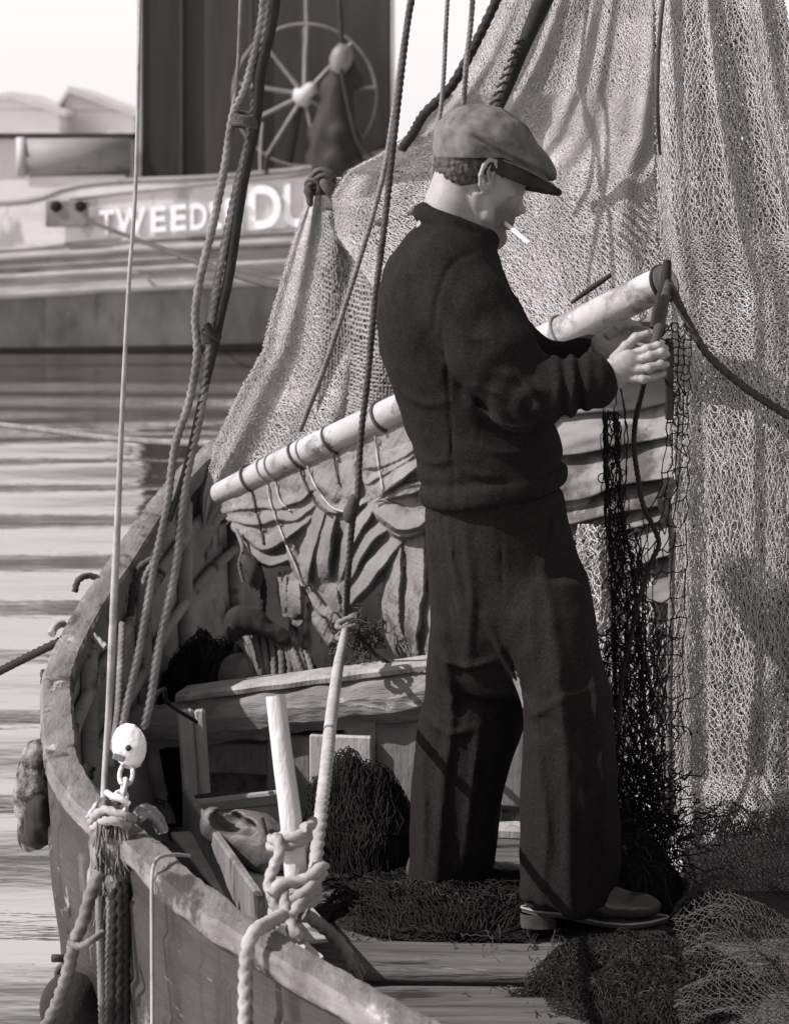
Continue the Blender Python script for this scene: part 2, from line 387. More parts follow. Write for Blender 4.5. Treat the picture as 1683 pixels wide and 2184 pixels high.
# quay and sheds beyond the far boat
q = MB().box((-6, 76, .62), (120, 12, 1.9), None, .1)
q.build('harbour_quay', 'quay_stone', kind='structure')
def shed(xl, xr, ytop, yeave, ybase, Y, ridge, label):
    a, b_, c = P(xl, ytop, Y), P(xr, ytop, Y), P(xl, ybase, Y); ze = P(xl, yeave, Y)[2]; ox = P(ridge, 0, Y)[0]
    t = thing('harbour_shed', label, 'shed', ((a[0] + b_[0]) / 2, Y + 2.5, c[2]), 'pale sheds on the far quay')
    MB().box(((a[0] + b_[0]) / 2, Y + 2.5, (ze + c[2]) / 2), (b_[0] - a[0], 5, ze - c[2]), None, .03).build('wall', 'far_pale', t)
    ov = .18; m = MB(); v = []
    for yy in (Y - .25, Y + 5.25):
        v += [(a[0] - ov, yy, ze + .01), (ox, yy, a[2]), (b_[0] + ov, yy, ze - .07), (b_[0] + ov, yy, ze - .2), (ox, yy, a[2] - .16), (a[0] - ov, yy, ze - .13)]
    f = [[0, 1, 7, 6], [1, 2, 8, 7], [2, 3, 9, 8], [3, 4, 10, 9], [4, 5, 11, 10], [5, 0, 6, 11], [0, 5, 4, 1], [1, 4, 3, 2], [6, 7, 10, 11], [7, 8, 9, 10]]
    m.add(v, f, None, False).build('roof', 'far_roof', t)
    g_ = [(a[0], Y, ze), (b_[0], Y, ze), (ox, Y, a[2] - .1), (a[0], Y + 5, ze), (b_[0], Y + 5, ze), (ox, Y + 5, a[2] - .1)]
    for k in (0, 3): MB().add(g_[k:k + 3], None, [[0, 1, 2]] if k == 0 else [[1, 0, 2]], False).build('gable', 'far_pale', t)
shed(-190, 128, 196, 232, 292, 71, 30, 'leftmost pale shed with a low gabled roof on the far quay')
shed(132, 285, 184, 236, 292, 73, 150, 'pale shed beside the wheelhouse on the far quay, with a sloping roof')

# ------------------------------------------------------------------ the far boat
fx = np.array([-900, -500, -200, 0, 80, 110, 150, 200, 300, 390, 480, 570, 660, 740, 820, 900, 980, 1060, 1130.])
rail = np.array([430, 436, 437, 434, 426, 413, 401, 393, 386, 383, 378, 370, 361, 346, 325, 303, 285, 270, 258.])
top0 = np.interp(fx, [-900, 0, 300, 660, 1130], [432, 436, 402, 366, 262])
def ln(a): return np.interp(fx, [-900, 0, 300, 627, 1130], a)
band = ln([548, 533, 511, 494, 470]); s1 = ln([566, 551, 531, 516, 490]); s2 = ln([585, 574, 556, 540, 512]); s3 = ln([606, 592, 575, 558, 530])
edge = ln([650, 630, 612, 598, 570]); low = ln([748, 742, 738, 732, 720]); wat = np.full(len(fx), 757.)
FY = 25.0
flare = np.interp(fx, [-900, -500, 400, 800, 1130], [.35, .05, 0, .18, 1.55])      # the side curves away towards bow and stern
def fside(yy, off): return np.stack([P(x, y, FY)[[0, 2]].tolist() for x, y in zip(fx, yy)]), FY + flare + off
fb = thing('fishing_boat', 'moored fishing boat with a dark wheelhouse and big white name letters along its pale bulwark', 'boat', (P(200, 0, FY)[0], FY + 1.4, WZ))
def strip(ya, oa, yb, ob, nsub=4):
    rows = []
    for t in np.linspace(0, 1, nsub):
        xz, Yy = fside(ya + (yb - ya) * t, oa + (ob - oa) * t); rows.append(np.stack([xz[:, 0], Yy, xz[:, 1]], 1))
    return np.array(rows)
def plank(name, m, rows, th, both=True, **k):
    mb = MB().slab(rows, th)
    if both: 
        r2 = rows.copy(); r2[..., 1] = 2 * (FY + 1.5) - r2[..., 1]; mb.slab(r2[:, ::-1], th)
    return mb.build(name, m, fb, **k)
plank('bulwark', 'band_paint', strip(rail + 3, .0, band, .0), .05, label='pale painted bulwark carrying the name')
plank('lower_hull', 'hull_low', strip(edge, .02, low, .10, 6), .06)
plank('waterline', 'boot_top', strip(low, .10, wat + 40, .2), .07, label='black painted waterline')
plank('upper_strake', 'strake_paint', strip(band, .0, s1, -.04), .05)
plank('middle_strake', 'strake_paint', strip(s1 + 3, -.005, s2, -.05), .05)
plank('lower_strake', 'strake_paint', strip(s2 + 3, -.01, edge, -.06, 6), .05)
for nm, yy, rr, oo in (('rubbing_rail', band, .022, -.03), ('rubbing_rail', s1, .028, -.06), ('rubbing_rail', s3, .03, -.06), ('rubbing_rail', edge, .035, -.06)):
    xz, Yy = fside(yy, oo); MB().tube(np.stack([xz[:, 0], Yy, xz[:, 1]], 1), rr, 8, .2).build(nm, 'strake_paint', fb)
xz, Yy = fside(rail, 0); MB().tube(np.stack([xz[:, 0], Yy, xz[:, 1]], 1), .034, 10, .15).build('cap_rail', 'pipe_grey', fb)
xz, Yy = fside(top0 + 6, -.012); k = fx >= 150; MB().tube(np.stack([xz[k, 0], Yy[k] - .02, xz[k, 1]], 1), .014, 8, .15).build('moulding', 'pipe_grey', fb)
# deck, far wheelhouse and gear
dk = np.array([[P(x, y + 34, FY)[0] for x, y in zip(fx, rail)], [P(x, y + 34, FY)[2] for x, y in zip(fx, rail)]])
dd = np.stack([np.stack([dk[0], FY + flare + .05, dk[1]], 1), np.stack([dk[0], FY + 3 - flare - .05, dk[1]], 1)])
MB().slab(dd, .05).build('deck', 'deck_grey', fb)
def bx(x0, x1, y0, y1, Y, d): 
    a, b_ = P(x0, y0, Y), P(x1, y1, Y); return ((a[0] + b_[0]) / 2, Y + d / 2, (a[2] + b_[2]) / 2), (b_[0] - a[0], d, a[2] - b_[2])
c, s_ = bx(303, 834, -420, 420, 25.55, 1.7); wh = MB().box(c, s_, None, .02).build('wheelhouse', 'house_dark', fb)
c, s_ = bx(306, 384, -400, 400, 25.52, .028); MB().box(c, s_, None, .004).build('door', 'house_black', wh)
for x0, x1, d in ((293, 303, .05), (834, 842, .05), (384, 391, .03), (533, 540, .03)):
    c, s_ = bx(x0, x1, -420, 410, 25.50, d); MB().box(c, s_, None, .006).build('corner_trim' if d > .04 else 'panel_batten', 'house_trim' if d > .04 else 'house_dark', wh)
c, s_ = bx(288, 850, -440, -412, 25.45, 1.9); MB().box(c, s_, None, .02).build('roof', 'house_trim', wh)
# spoked wheel on a stand
hub = P(650, 203, 25.28); rad = m_px(152, 25.28)
wr = MB().torus(hub, rad, .014, (0, 1, 0), 48, n=8).build('gear_wheel', 'wheel_paint', fb)
for i, dg in enumerate((88, 48, 6, -35, -78, -122, 152 + 54, 170, 128)):
    a = R(dg); e = hub + np.array([math.cos(a), 0, math.sin(a)]) * rad
    MB().tube([hub, hub * .5 + e * .5, e], [.026, .02, .016], 8, .05).build('spoke', 'wheel_paint', wr)
hd = P(690, 165, 25.1) - P(650, 203, 25.1); hd /= np.linalg.norm(hd); ax = np.array([hd[0] * .5, -.75, hd[2] * .5]); ax /= np.linalg.norm(ax)
MB().lathe([(0, .20), (.045, .19), (.06, .15), (.065, .03), (.10, .0), (.105, -.03), (.07, -.06), (0, -.07)], hub, ax, 20).build('hub', 'hub_white', wr)
for (x0, y0), (x1, y1), r_ in (((640, 215), (612, 372), .034), ((655, 60), (652, -60), .02), ((652, 60), (651, 196), .026)):
    MB().tube([P(x0, y0, 25.33), P((x0 + x1) / 2, (y0 + y1) / 2, 25.33), P(x1, y1, 25.33)], r_, 10, .05).build('stand', 'boot_top' if y0 > 200 else 'wheel_paint', wr)
# oilskin bundle and block hanging before the wheelhouse
hb = thing('hanging_block', 'grey wooden block hanging on a rope before the dark wheelhouse', 'pulley block', P(728, 150, 25.05))
MB().lathe([(0, .10), (.06, .09), (.095, .02), (.10, -.06), (.07, -.15), (0, -.17)], P(730, 118, 25.05), (.3, .1, 1), 16).build('shell', 'wheel_paint', hb)
MB().tube([P(722, -40, 25.05), P(726, 40, 25.05), P(730, 100, 25.05)], .022, 8, .08).build('hanger', 'coat_dark', hb)
s = SDF(); s.chain([P(728, 118, 25.12), P(718, 200, 25.2), P(712, 290, 25.22), P(708, 352, 25.2)], [.07, .13, .20, .22], .08)
s.chain([P(742, 150, 25.15), P(760, 175, 25.18)], [.08, .06], .06); s.chain([P(735, 250, 25.16), P(765, 350, 25.1)], [.05, .05], .05)
o = s.mesh(.02, lambda q: .03 * wob(q, 9, 3)).build('oilskin_coat', 'coat_dark'); o['label'] = 'dark oilskin hanging in folds from the block by the spoked wheel'; o['category'] = 'oilskin'
for i, (pts, r_) in enumerate(((((726, 140), (750, 255), (768, 310), (800, 338)), .018), (((560, 260), (556, 320), (556, 368)), .012), (((574, 330), (566, 350), (570, 372)), .02))):
    o = MB().tube(PL([(x, y, 24.98) for x, y in pts]), r_, 8, .06).build('deck_rope', 'coat_dark' if i != 1 else 'pipe_grey'); o['label'] = ['dark rope slung from the hanging block down to the rail', 'thin pale line hung down the wheelhouse wall behind the tarry stay', 'short dark rope end over the rail below the spoked wheel'][i]; o['category'] = 'rope'
# deckhouse and pipe to the left of the wheelhouse
c, s_ = bx(-420, 292, 291, 470, 26.0, .9); dh = MB().box(c, s_, None, .02).build('deckhouse', 'far_pale', fb)
c, s_ = bx(-430, 290, 284, 295, 25.9, 1.1); MB().box(c, s_, None, .01).build('deckhouse_roof', 'boot_top', dh, label='thin dark roof edge')
pp = thing('deck_pipe', 'thick grey pipe lying on the far boat beside the wheelhouse', 'pipe', P(160, 377, 25.6))
a, b_ = P(48, 335, 25.45), P(278, 333, 25.6); d_ = (b_ - a); L = np.linalg.norm(d_)
MB().lathe([(.15, 0), (.165, .002), (.165, L), (.0, L)], a, d_, 28).build('barrel', 'pipe_grey', pp)
MB().lathe([(.125, .0), (.125, -.04), (.175, -.05), (.18, .02), (.165, .03)], a, d_, 28).build('flange', 'house_trim', pp)
MB().lathe([(0, .06), (.15, .06)], a, -d_ * -1, 20).build('mouth', 'black_hole', pp)
c, s_ = bx(60, 270, 374, 400, 25.45, .4); MB().box(c, s_, None, .02).build('cradle', 'far_pale', pp)
# hawse plate with two holes
hp = MB(); c, s_ = bx(97, 188, 427, 484, 24.90, .05); hp.box(c, s_, None, .012); hp = hp.build('hawse_plate', 'plate_iron', fb)
for x in (120, 172): MB().lathe([(0, .0), (.045, .0), (.05, -.008), (.05, -.03)], P(x, 440, 24.88), (0, -1, 0), 18).build('hawse_hole', 'black_hole', hp)
# the name, letter by letter
ltr = MB()
def letter(ch, x0, x1, yt, yb, Y):
    cu = bpy.data.curves.new('t', 'FONT'); cu.body = ch; cu.extrude = .02; cu.offset = .028; cu.resolution_u = 4
    ob = bpy.data.objects.new('t', cu); COL.objects.link(ob); bpy.context.view_layer.update()
    me = bpy.data.meshes.new_from_object(ob.evaluated_get(bpy.context.evaluated_depsgraph_get()))
    v = np.array([p.co[:] for p in me.vertices]); lo, hi = v.min(0), v.max(0)
    a, b_ = P(x0, yb, Y), P(x1, yt, Y); t = (v[:, :2] - lo[:2]) / (hi[:2] - lo[:2])
    w = np.stack([a[0] + t[:, 0] * (b_[0] - a[0]), Y - (v[:, 2] - lo[2]) * .3, a[2] + t[:, 1] * (b_[2] - a[2]) + t[:, 0] * .012], 1)
    for p in me.polygons:
        q = list(p.vertices)
        for i in range(1, len(q) - 1): ltr.add(w[[q[0], q[i], q[i + 1]]], None, [[0, 1, 2]], False)
    bpy.data.objects.remove(ob); bpy.data.meshes.remove(me); bpy.data.curves.remove(cu)
for ch, x0, x1, yt, yb in (('T', 212, 244, 449, 502), ('W', 246, 312, 444, 500), ('E', 322, 355, 441, 496), ('E', 365, 398, 438, 493), ('D', 406, 442, 435, 491), ('L', 449, 474, 431, 489), ('E', 482, 516, 424, 488), ('D', 530, 600, 396, 490), ('U', 606, 664, 392, 486), ('M', 672, 760, 386, 482)):
    letter(ch, x0, x1, yt, yb, FY - .035 + float(np.interp((x0 + x1) / 2, fx, flare)))
ltr.build('name_lettering', 'white_letter', fb)
# ------------------------------------------------------------------ the near boat
mat('hull_outer', .016, .046, 3.0, (1, 1, 2.4), rough=.7, bump=.6, bscale=16, bstretch=(.8, .8, 5), dirt=[(.24, 4.5, .62, (1, 1, 2)), (.014, 3.4, .53, (2.6, 2.6, .4)), (.11, 9, .62, (1.6, 1.6, .35)), (.17, 24, .64, (.35, .35, 2.6)), (.3, 16, .70)])
mat('hull_inner', .17, .36, 3.4, (1, 1, 2.2), rough=.85, bump=.6, bscale=14, bstretch=(.8, .8, 4), dirt=[(.022, 3.6, .545, (1, 1, .8)), (.05, 9, .60), (.40, 7, .70)])
mat('gunwale_wood', .075, .20, 9, (1.8, .35, 1.8), rough=.85, bump=.45, bscale=22, dirt=[(.04, 8, .545, (1.4, .6, 1.4)), (.40, 11, .61, (1.3, .5, 1.3)), (.02, 26, .63)], dist=.02)
mat('beam_wood', .11, .22, 5, (.7, 5, 5), rough=.85, bump=.8, bscale=14, bstretch=(.6, 5, 5), dirt=[(.09, 5, .58, (1, 2, 2)), (.6, 7, .66, (.6, 2, 2))])
mat('panel_pale', .26, .42, 5, (3, 3, 1), rough=.8, bump=.4, bscale=18, dirt=[(.12, 5, .62, (1.5, 1.5, .6))])
mat('panel_grey', .11, .2, 5, (3, 3, 1), rough=.8, bump=.5, bscale=18, dirt=[(.04, 4, .56, (1.5, 1.5, .6))])
mat('post_wood', .2, .36, 7, (2.5, 2.5, .6), rough=.8, bump=.6, bscale=24, bstretch=(3, 3, .5), dirt=[(.14, 9, .62, (1.5, 1.5, .5))])
mat('white_post', .40, .54, 6, (2.5, 2.5, .7), rough=.7, bump=.7, bscale=26, bstretch=(3, 3, .6), dirt=[(.20, 11, .58, (1, 1, .6)), (.07, 22, .63), (.6, 8, .66)])
mat('plank_wood', .05, .13, 5, (.5, 7, 4), rough=.8, bump=1.0, bscale=10, bstretch=(.5, 8, 8), dirt=[(.022, 4, .53, (.8, 3, 3)), (.012, 12, .62, (.4, 6, 6)), (.32, 9, .64, (.4, 4, 4))], dist=.012)
HY_ = np.array([3.0, 3.6, 4.0, 4.21, 4.49, 4.8, 5.09, 5.3, 5.55, 5.8, 6.0, 6.25, 6.57, 6.9, 7.5, 8.0, 8.5, 8.9, 9.15])
HX_ = np.array([.47, .24, .062, -.052, -.207, -.365, -.478, -.575, -.660, -.702, -.730, -.755, -.735, -.685, -.62, -.53, -.33, -.02, .24])
HG_ = np.array([.35, .35, .35, .35, .355, .365, .375, .385, .405, .42, .435, .46, .525, .60, .69, .76, .85, .93, 1.0])
XC = .26
def crm(x, xp, fp):
    m = np.gradient(fp, xp); i = np.clip(np.searchsorted(xp, x) - 1, 0, len(xp) - 2); h = xp[i + 1] - xp[i]; t = (x - xp[i]) / h
    return (2 * t**3 - 3 * t**2 + 1) * fp[i] + (t**3 - 2 * t**2 + t) * h * m[i] + (-2 * t**3 + 3 * t**2) * fp[i + 1] + (t**3 - t**2) * h * m[i + 1]
def SX(x, Y):                          # starboard side: full beam right aft, mirrored towards the bow
    return 2 * XC - x + np.clip((6.3 - Y) / 1.4, 0, 1) ** 1.0 * np.maximum(x + .76, 0)
def hullx(Y, z=None, inset=0):
    xg = crm(Y, HY_, HX_); G = crm(Y, HY_, HG_)
    if z is None: return xg, G
    t = np.clip((G - z) / (G + .55), 0, 1); return XC - (XC - xg) * (1 - .62 * t ** 4) + inset
boat = thing('fishing_coble', 'open wooden fishing boat with a worn grey gunwale that the man stands in', 'boat', (XC, 6.2, WZ))
SY = np.linspace(3.0, 9.15, 90); tt = np.linspace(0, 1, 73)
def shell(side, inset):
    rows = []
    for Y in SY:
        xg, G = hullx(Y); b_ = np.maximum(XC - xg - inset, .004); z = G - tt * (G + .5)
        lap = .009 * ((tt * 6 + .35) % 1.0)                       # clinker laps: each strake stands proud of the next
        x = b_ * (1 - .62 * tt ** 4) - (lap if inset == 0 else 0); rows.append(np.stack([XC - x if side < 0 else SX(XC - x, Y), np.full(len(tt), Y), z], 1))
    return np.array(rows)
h = MB(); hi = MB()
for sd in (-1, 1):
    h.grid(shell(sd, 0), flip=sd > 0); hi.grid(shell(sd, .03), flip=sd < 0)
a, b_ = shell(-1, 0), shell(1, 0); h.grid(np.stack([a[:, -1], b_[:, -1]]))
h.build('hull', 'hull_outer', boat); hi.build('inner_planking', 'hull_inner', boat)
# gunwale: a broad worn cap, one length each side
for sd in (-1, 1):
    c = []
    for Y in np.linspace(3.0, 9.12, 420):
        xg, G = hullx(Y); dx = (hullx(Y + .02)[0] - hullx(Y - .02)[0]) / .04; dz = (hullx(Y + .02)[1] - hullx(Y - .02)[1]) / .04
        t = np.array([dx, 1, 0]); t /= np.linalg.norm(t); nn = np.array([t[1], -t[0], 0]); c.append((np.array([xg, Y, G]), nn))
    pr = np.array([(-.008, -.026), (-.012, -.018), (-.012, .004), (-.007, .012), (.006, .0135), (.022, .014), (.038, .0135), (.050, .012), (.056, .005), (.057, -.012), (.056, -.030), (.02, -.032)])
    V = np.array([[p + nn * a_ + np.array([0, 0, 1.]) * z_ for a_, z_ in pr] for p, nn in c])
    wv = wob(V.reshape(-1, 3), 9, 5).reshape(V.shape[:2]); wv2 = wob(V.reshape(-1, 3), 34, 6).reshape(V.shape[:2])
    wv3 = wob(V.reshape(-1, 3), 90, 7).reshape(V.shape[:2])
    V[..., 2] += .003 * wv + .0015 * wv2 + .0010 * wv3; V[:, 1:5, 2] -= .010 * np.clip(wv2[:, 1:5] - .3, 0, 1) + .005 * np.clip(wv3[:, 1:5] - .5, 0, 1); V[..., 0] += .002 * wv2 + .0012 * wv3
    if sd > 0: V[..., 0] = SX(V[..., 0], V[..., 1])
    MB().grid(V, wrap=True, flip=sd < 0, smooth=False).build('gunwale', 'gunwale_wood', boat)
# ribs
for Y in (4.9, 5.45, 6.02, 6.5, 7.05, 7.6, 8.1):
    for sd in (-1, 1):
        pts = []
        for t in np.linspace(0, .85, 9):
            xg, G = hullx(Y); z = G - .035 - t * (G + .45); x = hullx(Y, z) + .048; pts.append((x if sd < 0 else SX(x, Y), Y, z))
        MB().tube(pts, .021, 8, .03).build('rib', 'hull_inner', boat)
# inwale stringer
for z_, r_ in ((-.13, .016), (-.30, .014)):
    MB().tube([(hullx(Y, hullx(Y)[1] + z_) + .052, Y, hullx(Y)[1] + z_) for Y in np.linspace(4.3, 8.4, 24)], r_, 8, .04).build('stringer', 'hull_inner', boat)
# floor boards across the boat (one sheet of boards with gaps)
edges = [(5.02, 5.16, .0), (5.20, 5.40, .012), (5.43, 5.56, -.012), (5.585, 5.79, .01), (5.83, 5.99, -.006), (6.02, 6.2, .006), (6.23, 6.42, -.004), (6.45, 6.66, .004)]
for i, (y0, y1, dz) in enumerate(edges):
    xl = hullx((y0 + y1) / 2, 0.0) + .06; m = MB(); n = 30; xs_ = np.linspace(xl, min(SX(xl, (y0 + y1) / 2), 1.2), n)
    tl = rng.normal(0, .006)
    top = np.array([[(x, y, dz + .004 * math.sin(x * 5 + i) + tl * (x - .3)) for x in xs_] for y in (y0, y0 + .012, y1 - .012, y1)]); top[0, :, 2] -= .006; top[3, :, 2] -= .006
    top[0, :, 1] += .004 * np.sin(xs_ * 9 + i * 2); bot = top[[0, 3]].copy(); bot[..., 2] -= .03
    loop = np.concatenate([top, bot[::-1]]); m.grid(np.swapaxes(loop, 0, 1), wrap=True)
    m.build('floor_board', 'plank_wood', boat)
MB().box((XC, 5.85, -.10), (1.5, 1.9, .02)).build('bilge', 'hull_inner', boat)
# the thwart beam with the bulkhead of boards under it
bl, br = P(378, 1492, 6.88), P(905, 1426, 6.76)
bk = MB(); d = br - bl; u = d / np.linalg.norm(d); nrm = np.cross(u, [0, 0, 1.]); nrm /= np.linalg.norm(nrm)      # nrm faces the camera side
if nrm[1] > 0: nrm = -nrm
uh = np.array([u[0], u[1], 0]); uh /= np.linalg.norm(uh); RB = np.stack([uh, -nrm, np.array([0, 0, 1.])], 1)
def along(t, out, up): return bl + d * t + nrm * out + np.array([0, 0, up])
ext = 1.9
bm = MB(); N = 240
V = np.array([[along(t, o_, z_) + np.array([0, 0, .004]) * math.sin(t * 23 + o_ * 80) for o_, z_ in ((.0, -.004), (.012, -.016), (.030, -.026), (.044, -.05), (.044, -.085), (.028, -.112), (-.03, -.112), (-.05, -.06))] for t in np.linspace(-.22, ext, N)])
V += np.stack([0 * V[..., 0], .003 * wob(V.reshape(-1, 3) * [.4, 1, 1], 60, 3).reshape(V.shape[:2]), .003 * wob(V.reshape(-1, 3) * [.4, 1, 1], 60, 4).reshape(V.shape[:2])], -1)
bm.grid(V, wrap=True, smooth=False); bm.build('thwart_beam', 'beam_wood', boat)
V = np.array([[along(t, o_ + .004 * math.sin(t * 31), z_) for o_, z_ in ((.008, .016), (.016, .008), (.014, -.003), (-.10, -.003), (-.10, .016))] for t in np.linspace(.0, ext, N)])
MB().grid(V, wrap=True, smooth=False).build('beam_cap', 'post_wood', boat)
def board(t0, t1, z0, z1, out, m, name, th=.022, tilt=0):
    c_ = along((t0 + t1) / 2, out, (z0 + z1) / 2); L_ = np.linalg.norm(d) * (t1 - t0)
    return MB().box(c_, (L_, th, z1 - z0), RB, .004).build(name, m, boat)
board(.10, .42, -.20, -.125, -.01, 'panel_grey', 'bulkhead_board', .02)
board(.37, .545, -.36, -.118, -.002, 'panel_grey', 'bulkhead_board')
board(.555, .80, -.34, -.128, .022, 'panel_pale', 'bulkhead_board', .03)
board(.81, 1.30, -.37, -.118, .0, 'panel_grey', 'bulkhead_board')
board(1.31, 1.85, -.37, -.118, .004, 'panel_grey', 'bulkhead_board')
board(.36, 1.85, -.385, -.362, .035, 'post_wood', 'bulkhead_sill', .09)
board(.06, .37, -.40, -.02, -.16, 'hull_inner', 'bulkhead_board')
for px, w_ in ((396, 34), (426, 23)):
    a_, b2 = P(px, 1512, 6.60), P(px + 14, 1722, 6.56)
    MB().beam(b2, a_, m_px(w_, 6.6), .03, .006, up=(0, 1, 0)).build('stanchion', 'post_wood', boat)
# thick white post at the gunwale
pw = MB(); pts = [P(588, 1484, 4.80), P(604, 1620, 4.78), P(622, 1760, 4.76), P(640, 1965, 4.74)]
pw.tube(pts, [.0165, .0175, .019, .020], 18, .012)
o = pw.build('white_post', 'white_post'); o['label'] = 'white painted round post standing at the gunwale with rope lashed round it'; o['category'] = 'post'
# ------------------------------------------------------------------ nets
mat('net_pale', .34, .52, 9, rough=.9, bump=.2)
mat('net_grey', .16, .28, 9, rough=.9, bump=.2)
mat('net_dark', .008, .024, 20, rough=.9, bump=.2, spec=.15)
mat('net_shade', .08, .17, 9, rough=.95, bump=.2, spec=.1)  # back layers of the pale nets: their shade is put into the colour
mat('net_mid', .03, .085, 14, rough=.9, bump=.2, spec=.15)
mat('net_mass', .010, .022, 30, rough=.95, bump=1.0, bscale=60, spec=.1)
mat('rope_pale', .20, .36, 20, rough=.9, bump=.6, bscale=160, dist=.002, dirt=(.16, 14, .60))
mat('rope_grey', .09, .20, 18, rough=.9, bump=.6, bscale=160, dist=.002, dirt=(.10, 12, .58))
mat('rope_dark', .030, .07, 18, rough=.85, bump=.6, bscale=160, dist=.002)
mat('rope_black', .010, .022, 18, rough=.8, bump=.6, bscale=120, dist=.002)
def folds(nf, amp, ph=0, dY=0.0, seed=0, dx=0.0):
    def f(u, v):
        q = np.stack([u * 4, v * 2, np.zeros_like(u)], -1)
        w = wob(q, 1.0, seed)
        return dx * np.sin(6.283 * nf * u + 1.4 * w + ph + 1.5), dY - amp * (.55 + .45 * v) * (np.sin(6.283 * nf * u + 1.6 * w + ph + 1.2 * v) + .45 * np.sin(6.283 * nf * 2.3 * u + 2 + 2 * v)) + .03 * w
    return f
rowsC = [(-90, 1396, 6.56, 1650, 6.56), (20, 1394, 6.56, 1668, 6.55), (250, 1396, 6.55, 1712, 6.54), (500, 1404, 6.54, 1790, 6.5), (620, 1420, 6.52, 1850, 6.5), (760, 1430, 6.5, 1850, 6.47), (1000, 1430, 6.47, 1850, 6.44), (1400, 1432, 6.44, 1850, 6.40), (1650, 1436, 6.42, 1850, 6.38), (1790, 1448, 6.36, 1850, 6.31), (1900, 1462, 6.20, 1850, 6.12)]
mb = MB(); mi = MB()
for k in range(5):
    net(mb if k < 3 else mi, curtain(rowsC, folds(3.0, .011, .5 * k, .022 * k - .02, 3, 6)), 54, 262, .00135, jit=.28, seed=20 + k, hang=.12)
netC = mb.build('fishing_net', 'net_pale'); mi.build('inner_layers', 'net_shade', netC, label='back layers of the net, their shade put into a darker colour'); netC['label'] = 'tall pale fishing net hanging in a curtain down the right side'; netC['category'] = 'fishing net'; netC['group'] = 'pale nets hung up to dry'
rowsB = [(-90, 1105, 7.15, 1470, 6.9), (40, 1046, 7.15, 1470, 6.9), (120, 1004, 7.15, 1475, 6.9), (200, 950, 7.15, 1480, 6.9), (245, 910, 7.2, 1485, 6.9), (290, 872, 7.25, 1490, 6.9), (330, 806, 7.35, 1490, 6.88), (365, 740, 7.45, 1490, 6.86), (420, 706, 7.5, 1490, 6.84), (500, 716, 7.5, 1490, 6.82), (620, 800, 7.4, 1490, 6.8), (760, 960, 7.2, 1490, 6.78), (900, 1120, 7.0, 1490, 6.75)]
mb = MB(); mi = MB()
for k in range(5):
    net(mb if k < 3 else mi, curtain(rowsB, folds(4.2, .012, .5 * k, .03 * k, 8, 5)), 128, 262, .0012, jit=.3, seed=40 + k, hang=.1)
o = mb.build('fishing_net', 'net_pale'); mi.build('inner_layers', 'net_shade', o, label='back layers of the net, their shade put into a darker colour'); o['label'] = "pale fishing net drawn up behind the man's head below the dark bolt rope"; o['category'] = 'fishing net'; o['group'] = 'pale nets hung up to dry'
rowsA = [(380, 688, 7.75, 726, 7.75), (420, 660, 7.78, 752, 7.76), (470, 641, 7.8, 792, 7.74), (520, 624, 7.82, 818, 7.72), (600, 600, 7.84, 850, 7.7), (680, 576, 7.85, 880, 7.66), (750, 558, 7.86, 890, 7.65), (830, 512, 7.88, 890, 7.65), (880, 488, 7.88, 890, 7.66), (950, 456, 7.86, 860, 7.7), (1010, 440, 7.82, 720, 7.78), (1060, 429, 7.76, 580, 7.8), (1118, 430, 7.72, 482, 7.76)]
mb = MB()
for k in range(4):
    net(mb, curtain(rowsA, folds(2.2, .025, .4 * k, .03 * k, 5, 5)), 60, 210, .0013, jit=.3, seed=60 + k)
nA = mb.build('fishing_net', 'net_pale'); nA['label'] = 'pale fishing net hung from an iron shackle, falling to the left spar end'; nA['category'] = 'fishing net'; nA['group'] = 'pale nets hung up to dry'
mb = MB(); rowsR = [(455, 690, 7.74, 806, 7.68), (560, 690, 7.76, 835, 7.64), (700, 690, 7.78, 865, 7.58), (800, 684, 7.8, 870, 7.58), (875, 676, 7.8, 872, 7.6)]
sag = lambda u, v: (0 * u, -.03 - .02 * np.sin(6.283 * u * 1.5 + 3 * v))
def ribf(u, v): 
    p = curtain(rowsR, sag)(u, v); p[..., 2] -= .055 * u + .02 * np.sin(3.1 * u); return p
net(mb, ribf, 26, 46, .0042, jit=.10, seed=71, square=True, knots=False)
mb2 = MB(); net(mb2, lambda u, v: ribf(u, v) + np.array([0, .012, 0]), 34, 90, .0016, jit=.2, seed=72)
mb.build('gathered_meshes', 'net_grey', nA, label='part of the net gathered into close horizontal ridges'); mb2.build('fine_meshes', 'net_grey', nA)
# pale net hanging behind the dark tangle, right of the man's legs
mb = MB(); rowsD = [(1120, 1228, 6.62, 1450, 6.6), (1300, 1236, 6.6, 1452, 6.57), (1600, 1250, 6.55, 1456, 6.52), (1800, 1236, 6.5, 1470, 6.45), (1860, 1220, 6.42, 1490, 6.35)]
for k in range(3): net(mb, curtain(rowsD, folds(1.7, .02, k, .02 * k, 9, 4)), 17, 70, .0019, jit=.32, seed=80 + k, drop=.05)
o = mb.build('fishing_net', 'net_pale'); o['label'] = "pale fishing net hanging behind the dark tangled net, right of the man's legs"; o['category'] = 'fishing net'; o['group'] = 'pale nets hung up to dry'

